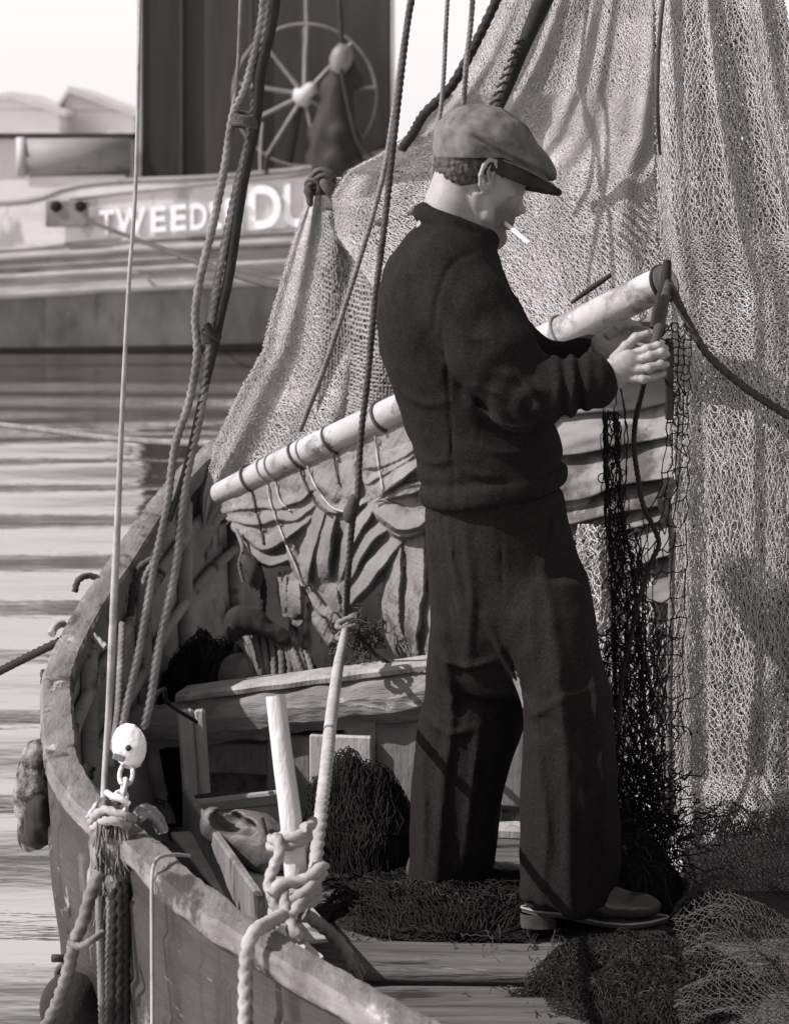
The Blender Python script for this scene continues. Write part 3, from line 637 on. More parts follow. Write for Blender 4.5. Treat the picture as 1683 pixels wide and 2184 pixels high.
# ------------------------------------------------------------------ tangles of twine
def walks(mb, start, hdg, nseg, step, turn, rad, surf, g, lift=.008):
    n = len(start); p = start.copy(); a = hdg; crv = g.normal(0, turn, n); path = [p.copy()]
    for k in range(nseg):
        crv = .75 * crv + g.normal(0, turn, n) * .6; a = a + crv; p = p + step * np.stack([np.cos(a), np.sin(a)], 1); path.append(p.copy())
    path = np.array(path); w = surf(path, g, lift)
    rr = np.broadcast_to(rad, (n,))
    for k in range(nseg): strands(mb, w[k], (w[k] + w[k + 1]) / 2, w[k + 1], rr)
def heap(name, label, cx, cy, rx, ry, h, seed, n, m_net='net_dark', rad=.0011, group=None, nrad=.0011, cells=(34, 34), lump=1.0, mid=None, rot=0.0, base=.0):
    g = np.random.default_rng(seed); ca, sa = math.cos(rot), math.sin(rot)
    def hgt(x, y):
        X_, Y_ = (x - cx) * ca + (y - cy) * sa, -(x - cx) * sa + (y - cy) * ca
        e = .16 * wob(np.stack([x, y, 0 * x], -1), 9, seed + 3)
        r2 = (X_ / rx) ** 2 + (Y_ / ry) ** 2 + e; q = np.clip(1 - r2, 0, 1)
        return base + h * q ** .6 * (1 + .30 * lump * wob(np.stack([x, y, 0 * x], -1), 17, seed) + .14 * lump * wob(np.stack([x, y, 0 * x], -1), 45, seed + 1)) + .006 * (q > 0), q
    gx = np.linspace(-1.12, 1.12, 70); A, B = np.meshgrid(gx, gx)
    Xw, Yw = cx + A * rx * ca - B * ry * sa, cy + A * rx * sa + B * ry * ca
    Z, q = hgt(Xw, Yw); Z = np.where(q > 0, Z - .012, base - .05)
    root = MB().grid(np.stack([Xw, Yw, Z], -1)).build(name, 'net_mass'); root['label'] = label; root['category'] = 'net heap'
    if group: root['group'] = group
    def surf(p, g_, lift):
        z, q_ = hgt(p[..., 0], p[..., 1]); return np.concatenate([p, (z + g_.uniform(-.004, lift, p.shape[:2]) + np.where(q_ > 0, 0, .006))[..., None]], -1)
    mb = MB(); t = np.sqrt(g.random(n)) * 1.0; ph = g.uniform(0, 6.283, n); l0 = np.stack([t * rx * np.cos(ph), t * ry * np.sin(ph)], 1)
    st = np.stack([cx + l0[:, 0] * ca - l0[:, 1] * sa, cy + l0[:, 0] * sa + l0[:, 1] * ca], 1)
    walks(mb, st, g.uniform(0, 6.283, n), 22, .011, .34, g.uniform(.7, 1.3, n) * rad, surf, g, .010)
    for k in range(3):
        def sf(u, v):
            b_ = (v - .5) * 2.1 * ry; a_ = (u - .5) * 2.1 * rx * np.sqrt(np.clip(1 - .86 * (2 * v - 1) ** 2, .05, 1)); x = cx + a_ * ca - b_ * sa; y = cy + a_ * sa + b_ * ca
            w = np.stack([x, y, 0 * x + k], -1); x = x + .045 * wob(w, 9, seed + 5); y = y + .045 * wob(w, 9, seed + 6)
            z, q_ = hgt(x, y); return np.stack([x, y, z + .004 + .008 * k + .010 * wob(w, 40, seed + 7)], -1)
        net(mb, sf, *cells, nrad, jit=.2, seed=seed + k, drop=.03)
    mb.build('meshes', m_net, root)
    if mid:
        mb = MB(); k = mid; t = np.sqrt(g.random(k)); ph = g.uniform(0, 6.283, k); l0 = np.stack([t * rx * np.cos(ph), t * ry * np.sin(ph)], 1)
        st = np.stack([cx + l0[:, 0] * ca - l0[:, 1] * sa, cy + l0[:, 0] * sa + l0[:, 1] * ca], 1)
        walks(mb, st, g.uniform(0, 6.283, k), 20, .011, .36, g.uniform(.6, 1.1, k) * rad, surf, g, .022); mb.build('loose_twine', 'net_mid', root)
    return root
GH = 'dark heaps of net on the floor boards'
heap('net_heap', 'tall dark heap of net on the boards under the bulkhead, behind the lashed post', -.085, 6.47, .155, .20, .20, 101, 150, group=GH, mid=16, cells=(26, 30))
heap('net_heap', "low dark heap of net round the man's rear foot", .13, 6.03, .26, .20, .055, 111, 150, group=GH, mid=40, cells=(36, 28))
heap('net_heap', "dark heap of net under the front shoe, spilling over the edge of the boards", .475, 5.46, .215, .30, .050, 121, 220, m_net='net_dark', group=GH, mid=110, cells=(30, 42), base=-.01, rad=.0010, nrad=.0010)
heap('net_heap', 'black heap of net added to darken the bow recess behind the thwart beam', -.42, 7.35, .30, .32, .30, 141, 400, group=GH, mid=60, cells=(24, 24))  # added dark mass, standing for the shade in the open bow
heap('net_heap', "dark heap of net at the foot of the hanging tangle, right of the trousers", .46, 6.12, .16, .17, .16, 131, 200, group=GH, mid=50, cells=(24, 26))
# open grey net spread at the lower right
mb = MB(); g0 = np.random.default_rng(9)
def spread(u, v):
    x = .52 + u * .62 + .10 * (1 - v) ; y = 6.32 - v * 1.25; w = np.stack([x, y, 0 * x], -1)
    z = .03 + .12 * np.exp(-((v - .0) / .16) ** 2) + .030 * wob(w, 7, 4) + .012 * wob(w, 22, 5) + .05 * np.exp(-((u - .12) / .16) ** 2) * (v > .1)
    return np.stack([x + .04 * wob(w, 5, 8), y + .04 * wob(w, 5, 9), z], -1)
for k in range(1): net(mb, (lambda kk: lambda u, v: spread(u, v) + np.array([.006 * kk, 0, .012 * kk]))(k), 58, 120, .0010, jit=.22, seed=140 + k)
mat('net_spread', .035, .09, 14, rough=.9, bump=.2, spec=.15)
o = mb.build('fishing_net', 'net_spread'); o['label'] = 'open grey net with large meshes spread over the boards at the lower right'; o['category'] = 'fishing net'
# dark net and lines hanging under the man's hands
mb = MB(); g = np.random.default_rng(31)
def hang(x0, x1, ya, yb, n, Y, wv, rad, sway, nseg=40):
    for i in range(n):
        xs = x0 + (x1 - x0) * g.random(); a = ya + g.uniform(-25, 25); b_ = yb + g.uniform(-70, 30); k = np.arange(nseg + 1) / nseg
        dx = np.cumsum(g.normal(0, wv, nseg + 1)); dx -= k * dx[-1] * .6; dz = np.cumsum(g.normal(0, 3, nseg + 1)) * .4
        pts = PL([(xs + dx[q] + sway * k[q], a + (b_ - a) * k[q] + dz[q], Y + .02 * math.sin(i + 3 * k[q]) + .03 * g.normal() * .3) for q in range(nseg + 1)]); pts = np.array(pts)
        strands(mb, pts[:-1], (pts[:-1] + pts[1:]) / 2, pts[1:], np.full(nseg, rad * g.uniform(.7, 1.3)))
hang(1285, 1330, 850, 1250, 6, 6.2, 2.2, .0016, 5)
hang(1300, 1375, 1130, 1850, 13, 6.2, 4.5, .0017, -10)
hang(1290, 1420, 1330, 1860, 15, 6.22, 6.5, .0016, 0)
rowsH = [(880, 1288, 6.2, 1322, 6.2), (1100, 1292, 6.2, 1335, 6.2), (1200, 1300, 6.2, 1362, 6.2), (1400, 1298, 6.2, 1385, 6.2), (1600, 1300, 6.2, 1400, 6.18), (1750, 1302, 6.2, 1424, 6.16), (1880, 1300, 6.15, 1440, 6.1)]
for k in range(2): net(mb, curtain(rowsH, folds(1.5, .02, k, .015 * k, 12 + k, 8)), 8, 74, .0016, jit=.5, seed=150 + k, drop=.12)
def blob(cx, cy, n, s_, Y=6.2):
    st = np.array([P(cx + g.normal() * s_, cy + g.normal() * s_ * 1.1, Y) for _ in range(n)]); d = np.cumsum(g.normal(0, .009, (9, n, 3)) + g.normal(0, .006, (1, n, 3)), 0) + st[None]
    for k in range(8): strands(mb, d[k], (d[k] + d[k + 1]) / 2, d[k + 1], np.full(n, .0017))
blob(1350, 1640, 50, 34); blob(1360, 1750, 90, 38, 6.18); blob(1335, 1830, 110, 34, 6.14); blob(1390, 1800, 60, 40, 6.16); blob(1318, 1400, 30, 16)
hn = mb.build('fishing_net', 'net_dark'); hn['label'] = "tangled dark net hanging from the man's hands down to the boards"; hn['category'] = 'fishing net'
mb = MB(); rowsE = [(690, 1418, 6.08, 1480, 6.3), (800, 1420, 6.08, 1475, 6.3), (950, 1424, 6.1, 1470, 6.32), (1300, 1340, 6.15, 1470, 6.34), (1560, 1330, 6.2, 1470, 6.34)]
net(mb, curtain(rowsE, lambda u, v: (0 * u, .03 * np.sin(9 * u + 5 * v))), 4, 26, .0017, jit=.12, seed=160, square=True, hang=.1)
mb.build('open_meshes', 'net_dark', hn, label='single layer of large open meshes')
# ------------------------------------------------------------------ spar, furled sail
mat('spar_wood', .27, .40, 3.0, (1.5, 1.5, 1.5), rough=.55, bump=.35, bscale=20, dirt=[(.15, 7, .54), (.05, 15, .61), (.5, 5, .62)])
mat('sail_cloth', .105, .20, 4.5, rough=.9, bump=.3, bscale=30, dirt=[(.07, 5, .54), (.30, 6, .62), (.05, 16, .64)], dist=.005)
mat('iron', .02, .05, 12, rough=.6, bump=.5, bscale=40, spec=.4)
mat('cord', .22, .36, 20, rough=.9, bump=.3)
sa, sb = P(470, 1054, 7.55), P(1419, 603, 6.36)
def sp(x): t = (x - 470) / 949.; t = t / 6.36 / (t / 6.36 + (1 - t) / 7.55) ; return sa + (sb - sa) * t
sdir = (sb - sa) / np.linalg.norm(sb - sa)
n_ = 70; pts = [sa + (sb - sa) * t + np.array([0, 0, .004 * math.sin(t * 7)]) for t in np.linspace(0, 1, n_)]
spar = MB().tube(pts, [.031, .034, .036, .037, .038, .038, .0385, .0385, .038], 28, .02).build('spar', 'spar_wood')
spar['label'] = 'thick pale wooden spar slanting up behind the man with a sail furled under it'; spar['category'] = 'spar'
for x, rr, tilt, m_ in ((538, .0034, .14, 'rope_dark'), (571, .003, .18, 'cord'), (588, .003, .10, 'cord'), (640, .0038, .22, 'rope_dark'), (656, .003, .05, 'cord'), (712, .0036, .18, 'rope_dark'), (818, .005, .10, 'rope_dark'), (1200, .004, .1, 'rope_grey')):
    c = sp(x); ax = sdir + np.array([0, tilt, tilt]); ax /= np.linalg.norm(ax)
    MB().torus(c, .0395, rr, ax, 30, n=8, step=.006).build('lashing', m_, spar)
k = sp(1416); MB().torus(k, .040, .005, sdir, 28, n=8).build('end_ring', 'rope_black', spar)
MB().tube([k + [-.006, -.040, -.045], k + [-.002, -.042, 0], k + [.002, -.036, .03], k + [.004, -.03, .052]], [.010, .012, .012, .009], 10).build('end_cleat', 'rope_black', spar)

# cloth settled under its own weight by relaxing a grid of springs
def settle(X, rest_u, rest_v, pins, steps=130, its=14, seed=0, noise_=.004, damp=.93, back=None, g=-9.8, dt=.016, bend=.25):
    r = np.random.default_rng(seed); X = X + r.normal(0, noise_, X.shape); V = np.zeros_like(X); w = np.ones(X.shape[:2])
    for (i, j), _ in pins.items(): w[i, j] = 0
    tgt = [(i, j, np.asarray(p, float), X[i, j].copy()) for (i, j), p in pins.items()]
    def con(a, b_, wa, wb, L, k=1.0, comp=True):
        d = b_ - a; l = np.sqrt((d * d).sum(-1)) + 1e-9; s = wa + wb; e = (l - L)
        if not comp: e = np.maximum(e, 0) + np.minimum(e, 0) * .02
        c = (k * e / (l * np.maximum(s, 1e-9)))[..., None] * d * (s > 0)[..., None]
        a += c * wa[..., None]; b_ -= c * wb[..., None]
    rest_v = np.broadcast_to(np.asarray(rest_v, float), (X.shape[1],)); LD = np.hypot(rest_u, rest_v[:-1])[None]; rv_ = rest_v[None]
    for t in range(steps):
        Xo = X.copy(); V[..., 2] += g * dt; X = X + V * dt * w[..., None]
        f = min(1, (t + 1) / (steps * .6))
        for i, j, p, p0 in tgt: X[i, j] = p0 + (p - p0) * f
        for _ in range(its):
            for o in (0, 1):
                con(X[:, o:-1:2], X[:, o + 1::2], w[:, o:-1:2], w[:, o + 1::2], rest_u) if X[:, o:-1:2].shape == X[:, o + 1::2].shape else None
                con(X[o:-1:2], X[o + 1::2], w[o:-1:2], w[o + 1::2], rv_) if X[o:-1:2].shape == X[o + 1::2].shape else None
            for o in (0, 1):
                a, b_ = X[o:-1:2, :-1], X[o + 1::2, 1:]; con(a[:, ::2], b_[:, ::2], w[o:-1:2, :-1][:, ::2], w[o + 1::2, 1:][:, ::2], LD[:, ::2], .5); con(a[:, 1::2], b_[:, 1::2], w[o:-1:2, :-1][:, 1::2], w[o + 1::2, 1:][:, 1::2], LD[:, 1::2], .5)
            n = X.shape[1] - 4
            for o in range(0, 8, 4): 
                a = X[:, o:n:8]; b_ = X[:, o + 4:n + 4:8]; con(a, b_, w[:, o:n:8], w[:, o + 4:n + 4:8], 4 * rest_u, bend, True) if a.shape == b_.shape else None
            n = X.shape[0] - 4
            for o in range(0, 8, 4):
                a = X[o:n:8]; b_ = X[o + 4:n + 4:8]; con(a, b_, w[o:n:8], w[o + 4:n + 4:8], 4 * rv_, bend, True) if a.shape == b_.shape else None
            if back is not None: X[..., 1] = np.minimum(X[..., 1], back(X))
        V = (X - Xo) / dt * damp; np.clip(V, -3, 3, out=V)
    return X
def finer(X, k=2):
    for ax in (0, 1):
        n = X.shape[ax]; t = np.linspace(0, n - 1, (n - 1) * k + 1); i = np.clip(t.astype(int), 0, n - 2); f = (t - i); g_ = lambda o: np.take(X, np.clip(i + o, 0, n - 1), ax)
        f = f[:, None, None] if ax == 0 else f[None, :, None]; a, b_, c_, d_ = g_(-1), g_(0), g_(1), g_(2)
        X = .5 * (2 * b_ + (c_ - a) * f + (2 * a - 5 * b_ + 4 * c_ - d_) * f ** 2 + (3 * b_ - a - 3 * c_ + d_) * f ** 3)
    return X
def smooth(X, n=2):
    for _ in range(n):
        Y = X.copy(); Y[1:-1, 1:-1] = .5 * X[1:-1, 1:-1] + .125 * (X[:-2, 1:-1] + X[2:, 1:-1] + X[1:-1, :-2] + X[1:-1, 2:]); X = Y
    return X
# left half: bunched folds; each fold is laid along its own line, rounded above and tucked under below
def zc(p): return [(434.3 + x * .3065, 814.3 + y * .3065) for x, y in p]
FOLDS = [  # line across the cloth, half width, height, base level
    ([(150, 890), (330, 872), (500, 862), (640, 800), (790, 720)], 26, .9, .0), ([(190, 960), (350, 985), (480, 930), (620, 930), (760, 850)], 34, 1.2, .0),
    ([(225, 1030), (330, 1095), (430, 1130), (520, 1080), (620, 1010), (700, 960)], 46, 1.9, .1), ([(300, 1120), (380, 1200), (480, 1245), (620, 1210)], 46, 2.0, .1),
    ([(540, 850), (640, 815), (760, 730)], 22, 1.0, .3), ([(590, 1030), (620, 1180), (690, 1330), (735, 1440)], 34, 1.6, .3),
    ([(835, 885), (790, 1000), (740, 1150), (715, 1300), (730, 1430)], 40, 2.4, .6), ([(890, 930), (835, 1080), (815, 1230), (850, 1400)], 66, 2.2, .3),
    ([(1190, 820), (1090, 980), (990, 1150), (935, 1330), (930, 1450)], 46, 2.2, .5), ([(1270, 980), (1130, 1100), (1040, 1240), (970, 1400), (955, 1560)], 56, 1.7, .45),
    ([(1350, 1080), (1240, 1230), (1110, 1390), (1000, 1520), (955, 1640)], 60, 1.9, .4),
    ([(770, 640), (900, 740), (960, 830)], 60, .9, .1), ([(1000, 560), (1020, 700), (1030, 830)], 60, 1.0, .0), ([(790, 790), (880, 885), (990, 890), (1190, 785)], 24, 1.6, .5),
    ([(1180, 790), (1330, 660), (1500, 540)], 52, 1.8, .5), ([(1110, 590), (1290, 530), (1480, 430)], 40, 1.3, .3), ([(1140, 690), (1250, 620), (1480, 480)], 26, 1.2, .5),
    ([(1190, 850), (1300, 930), (1440, 960), (1580, 880)], 74, 2.8, .7), ([(1230, 800), (1380, 760), (1560, 690)], 36, 1.8, .8), ([(1260, 990), (1400, 1040), (1570, 990)], 40, 2.0, .8),
    ([(640, 1370), (645, 1500), (660, 1650)], 54, 2.2, .5), ([(585, 1340), (578, 1480), (600, 1600)], 18, 1.6, .5), ([(545, 1350), (545, 1470), (570, 1600)], 20, 1.3, .4),
    ([(740, 1440), (800, 1560), (880, 1640), (940, 1680)], 30, 1.4, .2), ([(760, 1560), (800, 1660), (880, 1780), (930, 1850)], 40, 1.5, .3), ([(880, 1400), (900, 1520), (950, 1640)], 40, 1.4, .1),
    ([(1330, 1130), (1330, 1350), (1320, 1560), (1340, 1740), (1420, 1960)], 62, 1.9, .2), ([(1480, 1120), (1480, 1340), (1450, 1600), (1430, 1800), (1460, 1990)], 80, 2.1, .0), ([(1600, 1100), (1600, 1400), (1570, 1990)], 70, 1.6, .3)]
gx, gy = np.meshgrid(np.arange(466, 962, 1.5), np.arange(862, 1440, 1.5)); q2 = np.stack([gx / 40, gy / 40, 0 * gx], -1)
wx, wy = gx + 7.0 * wob(q2, .9, 71) + 1.5 * wob(q2, 3.5, 73), gy + 7.0 * wob(q2, .9, 72) + 1.5 * wob(q2, 3.5, 74)
Hh = np.full(gx.shape, -1.0)
for ln_, hw, hh, z0 in FOLDS:
    c, t = resample(np.array([(x, y, 0) for x, y in zc(ln_)], float), 6); c = c[:, :2]; T = np.gradient(c, axis=0); T /= np.linalg.norm(T, axis=1)[:, None]
    w_ = hw * .3065 * (.55 + .45 * np.sin(np.pi * np.clip(t, .12, .88))) * 1.25; best = np.full(gx.shape, 1e9); sg = np.zeros(gx.shape); tl_ = np.zeros(gx.shape)
    for k in range(len(c)):
        dx, dy = wx - c[k, 0], wy - c[k, 1]; al = dx * T[k, 0] + dy * T[k, 1]; n = dx * T[k, 1] * -1 + dy * T[k, 0]; d = np.hypot(n, np.maximum(np.abs(al) - 3, 0)) / w_[k]; m_ = d < best; best = np.where(m_, d, best); sg = np.where(m_, np.sign(n), sg); tl_ = np.where(m_, k / (len(c) - 1), tl_)
    # the tucked side is the lower / right one
    lowside = 1 if T[len(T) // 2, 0] >= 0 and abs(T[len(T) // 2, 0]) > .35 else (-1 if T[len(T) // 2, 1] > 0 else 1)
    if abs(T[len(T) // 2, 0]) > .35 and T[len(T) // 2, 0] < 0: lowside = -1
    s_ = best * sg * lowside; pf = np.clip((s_ + 1) / 1.62, 0, 1) ** .62 * np.clip((1 - s_) / .38, 0, 1) ** .5
    tp_ = np.sin(np.pi * np.clip(tl_, .02, .98)) ** .55
    Hh = np.maximum(Hh, np.where(best < 1, z0 * .011 * tp_ + hh * .017 * pf * tp_ * (.75 + .5 * hw / 60) * (1 + .25 * wob(q2 * [1, 1, 1] + hw, .8, 79)), -1.0))
poly = [(470, 1074), (945, 850), (962, 1130), (905, 1150), (760, 1300), (738, 1348), (722, 1335), (690, 1280), (640, 1210), (560, 1205), (500, 1125)]
ins = np.zeros(gx.shape, bool); j0 = len(poly) - 1
for i0 in range(len(poly)):
    (x1, y1), (x2, y2) = poly[i0], poly[j0]; ins ^= ((y1 > gy) != (y2 > gy)) & (gx < (x2 - x1) * (gy - y1) / (y2 - y1 + 1e-9) + x1); j0 = i0
keep = (Hh > -.5) | ins; Hh = np.where(Hh < -.5, 0, Hh)
for _ in range(4): Hh[1:-1, 1:-1] = .4 * Hh[1:-1, 1:-1] + .15 * (Hh[2:, 1:-1] + Hh[:-2, 1:-1] + Hh[1:-1, 2:] + Hh[1:-1, :-2])
Yb_ = np.interp(gx, np.linspace(470, 960, 40), [sp(x)[1] for x in np.linspace(470, 960, 40)]) - .01 - .05 * np.clip((gy - 1000) / 200, 0, 1)
Dp = Yb_ - Hh * 1.4 - .0050 * wob(q2, 1.6, 75) - .0050 * np.abs(wob(q2, 2.6, 77)) - .0022 * np.abs(wob(q2, 6, 76)); V = np.stack([(gx - CX) / FP * Dp, Dp, EYE - (gy - HY) / FP * Dp], -1)
nr, nc = gx.shape; ii = np.arange(nr - 1)[:, None] * nc + np.arange(nc - 1)[None]; kq = keep[:-1, :-1] & keep[1:, :-1] & keep[:-1, 1:] & keep[1:, 1:]; q = np.stack([ii, ii + 1, ii + nc + 1, ii + nc], -1)[kq]
used = np.unique(q); mp = np.full(nr * nc, -1); mp[used] = np.arange(len(used)); Vf = V.reshape(-1, 3)[used]; Qf = mp[q]
mb = MB(); mb.add(Vf, Qf); mb.add(Vf + [0, .004, 0], Qf[:, ::-1]); sail = mb.build('furled_sail', 'sail_cloth')
sail['label'] = 'grey canvas sail furled and bunched in folds under the pale spar'; sail['category'] = 'sail'
def sailY(x, y):
    i, j = int(np.clip((y - 862) / 1.5, 0, nr - 1)), int(np.clip((x - 466) / 1.5, 0, nc - 1)); return Dp[max(0, i - 2):i + 3, max(0, j - 2):j + 3].min() - .006
for pts, rr, m_ in (([(538, 1050), (545, 1085), (556, 1125), (562, 1160)], .0028, 'rope_dark'), ([(571, 1035), (578, 1075), (606, 1150), (634, 1215), (645, 1250)], .0026, 'cord'), ([(588, 1028), (598, 1068), (620, 1090)], .0026, 'cord'), ([(640, 1000), (650, 1030), (672, 1072), (700, 1094)], .003, 'rope_dark'), ([(656, 994), (672, 1035), (706, 1080), (735, 1092)], .0028, 'cord'), ([(712, 965), (716, 998), (722, 1032)], .0028, 'rope_dark'), ([(800, 930), (806, 985), (816, 1050), (800, 1070)], .0026, 'cord')):
    q = resample(np.array([(x, y, 0) for x, y in pts], float), 6)[0]
    MB().tube([P(x, y, min(sailY(x, y), sp(x)[1] - .034 if i < 2 else 9)) for i, (x, y, _) in enumerate(q)], rr, 7, .006).build('reef_line', m_, spar)
# right half: rolls sagging almost level below the arm
NU, NV = 200, 420; uu = np.linspace(0, 1, NU)[None]; v = np.linspace(0, 1, NV)[:, None]
X_ = 1070 + 395 * uu + 0 * v; ytop = 826 - 196 * uu; Y_ = ytop + (1250 + 30 * uu - ytop) * v
w = wob(np.stack([X_ / 80, Y_ / 60, 0 * X_], -1), .8, 61); w3 = wob(np.stack([X_ / 60, Y_ / 30, 0 * X_], -1), 1.6, 62); w4 = wob(np.stack([X_ / 140, Y_ / 140, 0 * X_], -1), .9, 63)
s_ = Y_ + 62 * (uu - .4) * np.clip((Y_ - 760) / 200, -.4, 1) - 22 * np.sin(np.pi * uu) * np.clip((Y_ - 800) / 100, 0, 1) + 13 * w + 10 * w4
bk_ = [560, 700, 800, 868, 938, 1034, 1092, 1132, 1215, 1330]; am = [.02, .03, .04, .075, .095, .07, .05, .075, .06, .05]
kk = np.interp(s_, bk_, np.arange(10)); fr = kk - np.floor(kk); A_ = np.interp(np.floor(kk), np.arange(10), am)
roll = (1 - (1 - fr) ** 2.2) * np.clip((1 - fr) * 9, 0, 1) * (.75 + .25 * w4)
Dp = 6.80 - .24 * uu - A_ * roll - .006 * w3 - .012 * w; Yp = Y_ + 16 * roll * A_ / .08
V = np.stack([(X_ - CX) / FP * Dp, Dp, EYE - (Yp - HY) / FP * Dp], -1); MB().slab(V, .003).build('hanging_swags', 'sail_cloth', sail)
nu, nv = 65, 45; ru = .52 / 64; rv = .40 / 44; tp = [P(1210 + 50 * k, 1195 + (6 if k % 2 else -6), 6.72 + (.02 if k % 2 else -.03)) for k in range(6)]
tl = np.stack([np.interp(np.arange(nu), np.linspace(0, nu - 1, 6), [t[k] for t in tp]) for k in range(3)], 1)
X0 = tl[None] + np.stack([0 * np.arange(nv), 0 * np.arange(nv), -np.arange(nv) * rv], 1)[:, None]
Xs = settle(X0, ru, rv, {(0, int(c)): t for c, t in zip(np.linspace(0, nu - 1, 6), tp)}, seed=13, steps=70); MB().slab(finer(smooth(Xs, 1), 2), .003).build('hanging_tail', 'sail_cloth', sail)
# ------------------------------------------------------------------ ropes, lines and blocks
def rope(pts, r, m, label, name='rope', kind='rope', group=None, cat='rope', **k):
    mb = MB(); (mb.rope if kind == 'rope' else mb.tube)(PL(pts), r, **k); o = mb.build(name, m); o['label'] = label; o['category'] = cat
    if group: o['group'] = group
    return o
TK = 'tackle ropes running up from the white block'
rope([(603, -520, 4.96), (566, -60, 4.988), (558, 40, 5.008), (526, 177, 5.034), (498, 243, 5.047), (480, 354, 5.068), (455, 480, 5.093), (430, 581, 5.112), (417, 670, 5.130), (421, 755, 5.146), (404, 856, 5.165), (374, 952, 5.184), (356, 1083, 5.209), (329, 1210, 5.234), (298, 1384, 5.268), (275, 1485, 5.287), (262, 1552, 5.300)], .0081, 'rope_grey', 'left one of the two twisted tackle ropes, entering the white block on its left', group=TK)
rope([(624, -520, 4.95), (578, -60, 4.988), (566, 60, 5.012), (536, 273, 5.053), (505, 404, 5.078), (473, 556, 5.107), (456, 650, 5.126), (445, 755, 5.146), (430, 871, 5.168), (399, 1018, 5.197), (387, 1119, 5.216), (374, 1220, 5.236), (339, 1384, 5.268), (323, 1485, 5.287), (308, 1552, 5.300)], .0085, 'rope_grey', 'right one of the two twisted tackle ropes, entering the white block on its right', group=TK)
rope([(643, -520, 4.96), (592, -60, 4.988), (581, 40, 5.008), (556, 152, 5.029), (546, 253, 5.049), (516, 404, 5.078), (490, 581, 5.112), (472, 665, 5.129), (458, 735, 5.142), (440, 815, 5.158), (420, 900, 5.174), (396, 1000, 5.193), (362, 1110, 5.215)], [.0115, .0115, .0115, .011, .0105, .010, .009, .006, .005], 'rope_black', 'tarry black stay lying along the tackle ropes', name='stay', kind='tube', cat='stay')
mb = MB()
for k in range(5): mb.torus(P(452, 708 + k * 6, 5.137), .0155 - .001 * k, .0035, (.1, .1 * (k - 2), 1), 24, n=8)
mb.tube(PL([(440, 690, 5.115), (452, 712, 5.115), (470, 722, 5.12)]), .007, 8)
o = mb.build('rope_seizing', 'rope_black'); o['label'] = 'black seizing that binds the tackle ropes and the stay together'; o['category'] = 'seizing'
mb = MB()
for k in range(4): mb.torus(P(522, 246 + k * 7, 5.05), .021, .005, (.15, .1 * (k - 2), 1), 24, n=8)
o = mb.build('rope_seizing', 'rope_dark'); o['label'] = 'dark seizing round the tackle ropes high up before the wheelhouse'; o['category'] = 'seizing'
rope([(316, -520, 4.96), (302, -60, 4.988), (299, 40, 5.008), (290, 400, 5.077), (276, 600, 5.116), (263, 850, 5.164), (250, 1150, 5.222), (241, 1350, 5.261), (233, 1520, 5.294), (224, 1648, 5.319), (219, 1742, 5.24)], [.0030, .0030, .0030, .0032, .0034, .0036, .0040, .0048, .0068, .0074, .006, .005], 'rope_pale', 'thin pale straight line dropping past the left edge of the wheelhouse to the gunwale', kind='tube', n=8, step=.05)
rope([(535, -520, 4.93), (516, -50, 4.99), (508, 150, 5.029), (496, 240, 5.046)], .0035, 'rope_grey', 'thin line joining the tackle ropes high up on their left', kind='tube', n=8, step=.05)
rope([(956, -520, 6.98), (884, -60, 6.9), (870, 30, 6.85), (845, 200, 6.8), (824, 340, 6.77), (795, 460, 6.75), (740, 640, 6.76), (690, 790, 6.82), (640, 918, 6.97)], .0072, 'rope_grey', 'rope running from the top down to the spar with a hook near the net peak')
rope([(974, -520, 6.60), (890, -60, 6.6), (868, 60, 6.6), (840, 300, 6.6), (820, 480, 6.6), (800, 640, 6.62), (785, 800, 6.65), (770, 930, 6.68), (762, 1060, 6.68), (752, 1110, 6.68), (746, 1180, 6.70), (741, 1250, 6.74), (738, 1330, 6.84)], .0085, 'rope_dark', 'dark rope falling in front of the spar and past the toggle to the gathered sail')
s = SDF().ell(P(752, 1080, 6.68), (.016, .014, .030), 10); s.ell(P(744, 1100, 6.68), (.013, .012, .016), 0)
o = s.mesh(.004, lambda q: .002 * wob(q, 90, 2)).build('toggle', 'rope_dark'); o['label'] = 'dark wooden toggle hanging before the furled sail'; o['category'] = 'toggle'
rope([(985, -520, 6.90), (958, -60, 6.9), (952, 42, 6.9), (945, 180, 6.9), (932, 300, 6.9), (920, 400, 6.9)], .006, 'rope_grey', 'straight grey rope falling behind the back of the cap')
rope([(1050, -520, 6.95), (1012, -50, 6.95), (1003, 60, 6.95), (994, 140, 6.95), (989, 222, 6.98)], .0075, 'rope_grey', 'short rope hanging before the net above the cap')
rope([(1289, -520, 7.05), (1085, -60, 7.05), (1045, 30, 7.05), (1000, 120, 7.06), (958, 190, 7.08), (906, 242, 7.12), (880, 285, 7.2), (858, 316, 7.25)], .0135, 'rope_black', 'thick black bolt rope along the upper left edge of the net')
stp = rope([(1406, -520, 6.79), (1188, -60, 6.82), (1150, 20, 6.84), (1112, 110, 6.86), (1086, 180, 6.9), (1060, 240, 6.95)], [.024, .024, .024, .024, .024, .024, .024, .022, .017, .013, .011], 'rope_black', 'black strap with short toothed lashings running down behind the cap', name='strap', kind='tube', cat='strap')
mb = MB()
for k in range(9):
    t = k / 8; x, y = 1122 - 60 * t, 88 + 146 * t; mb.tube(PL([(x + 4, y, 6.87), (x - 12, y - 2, 6.83), (x - 24, y + 6, 6.87)]), .0035, 6)
mb.build('toothed_lashing', 'rope_black', stp)
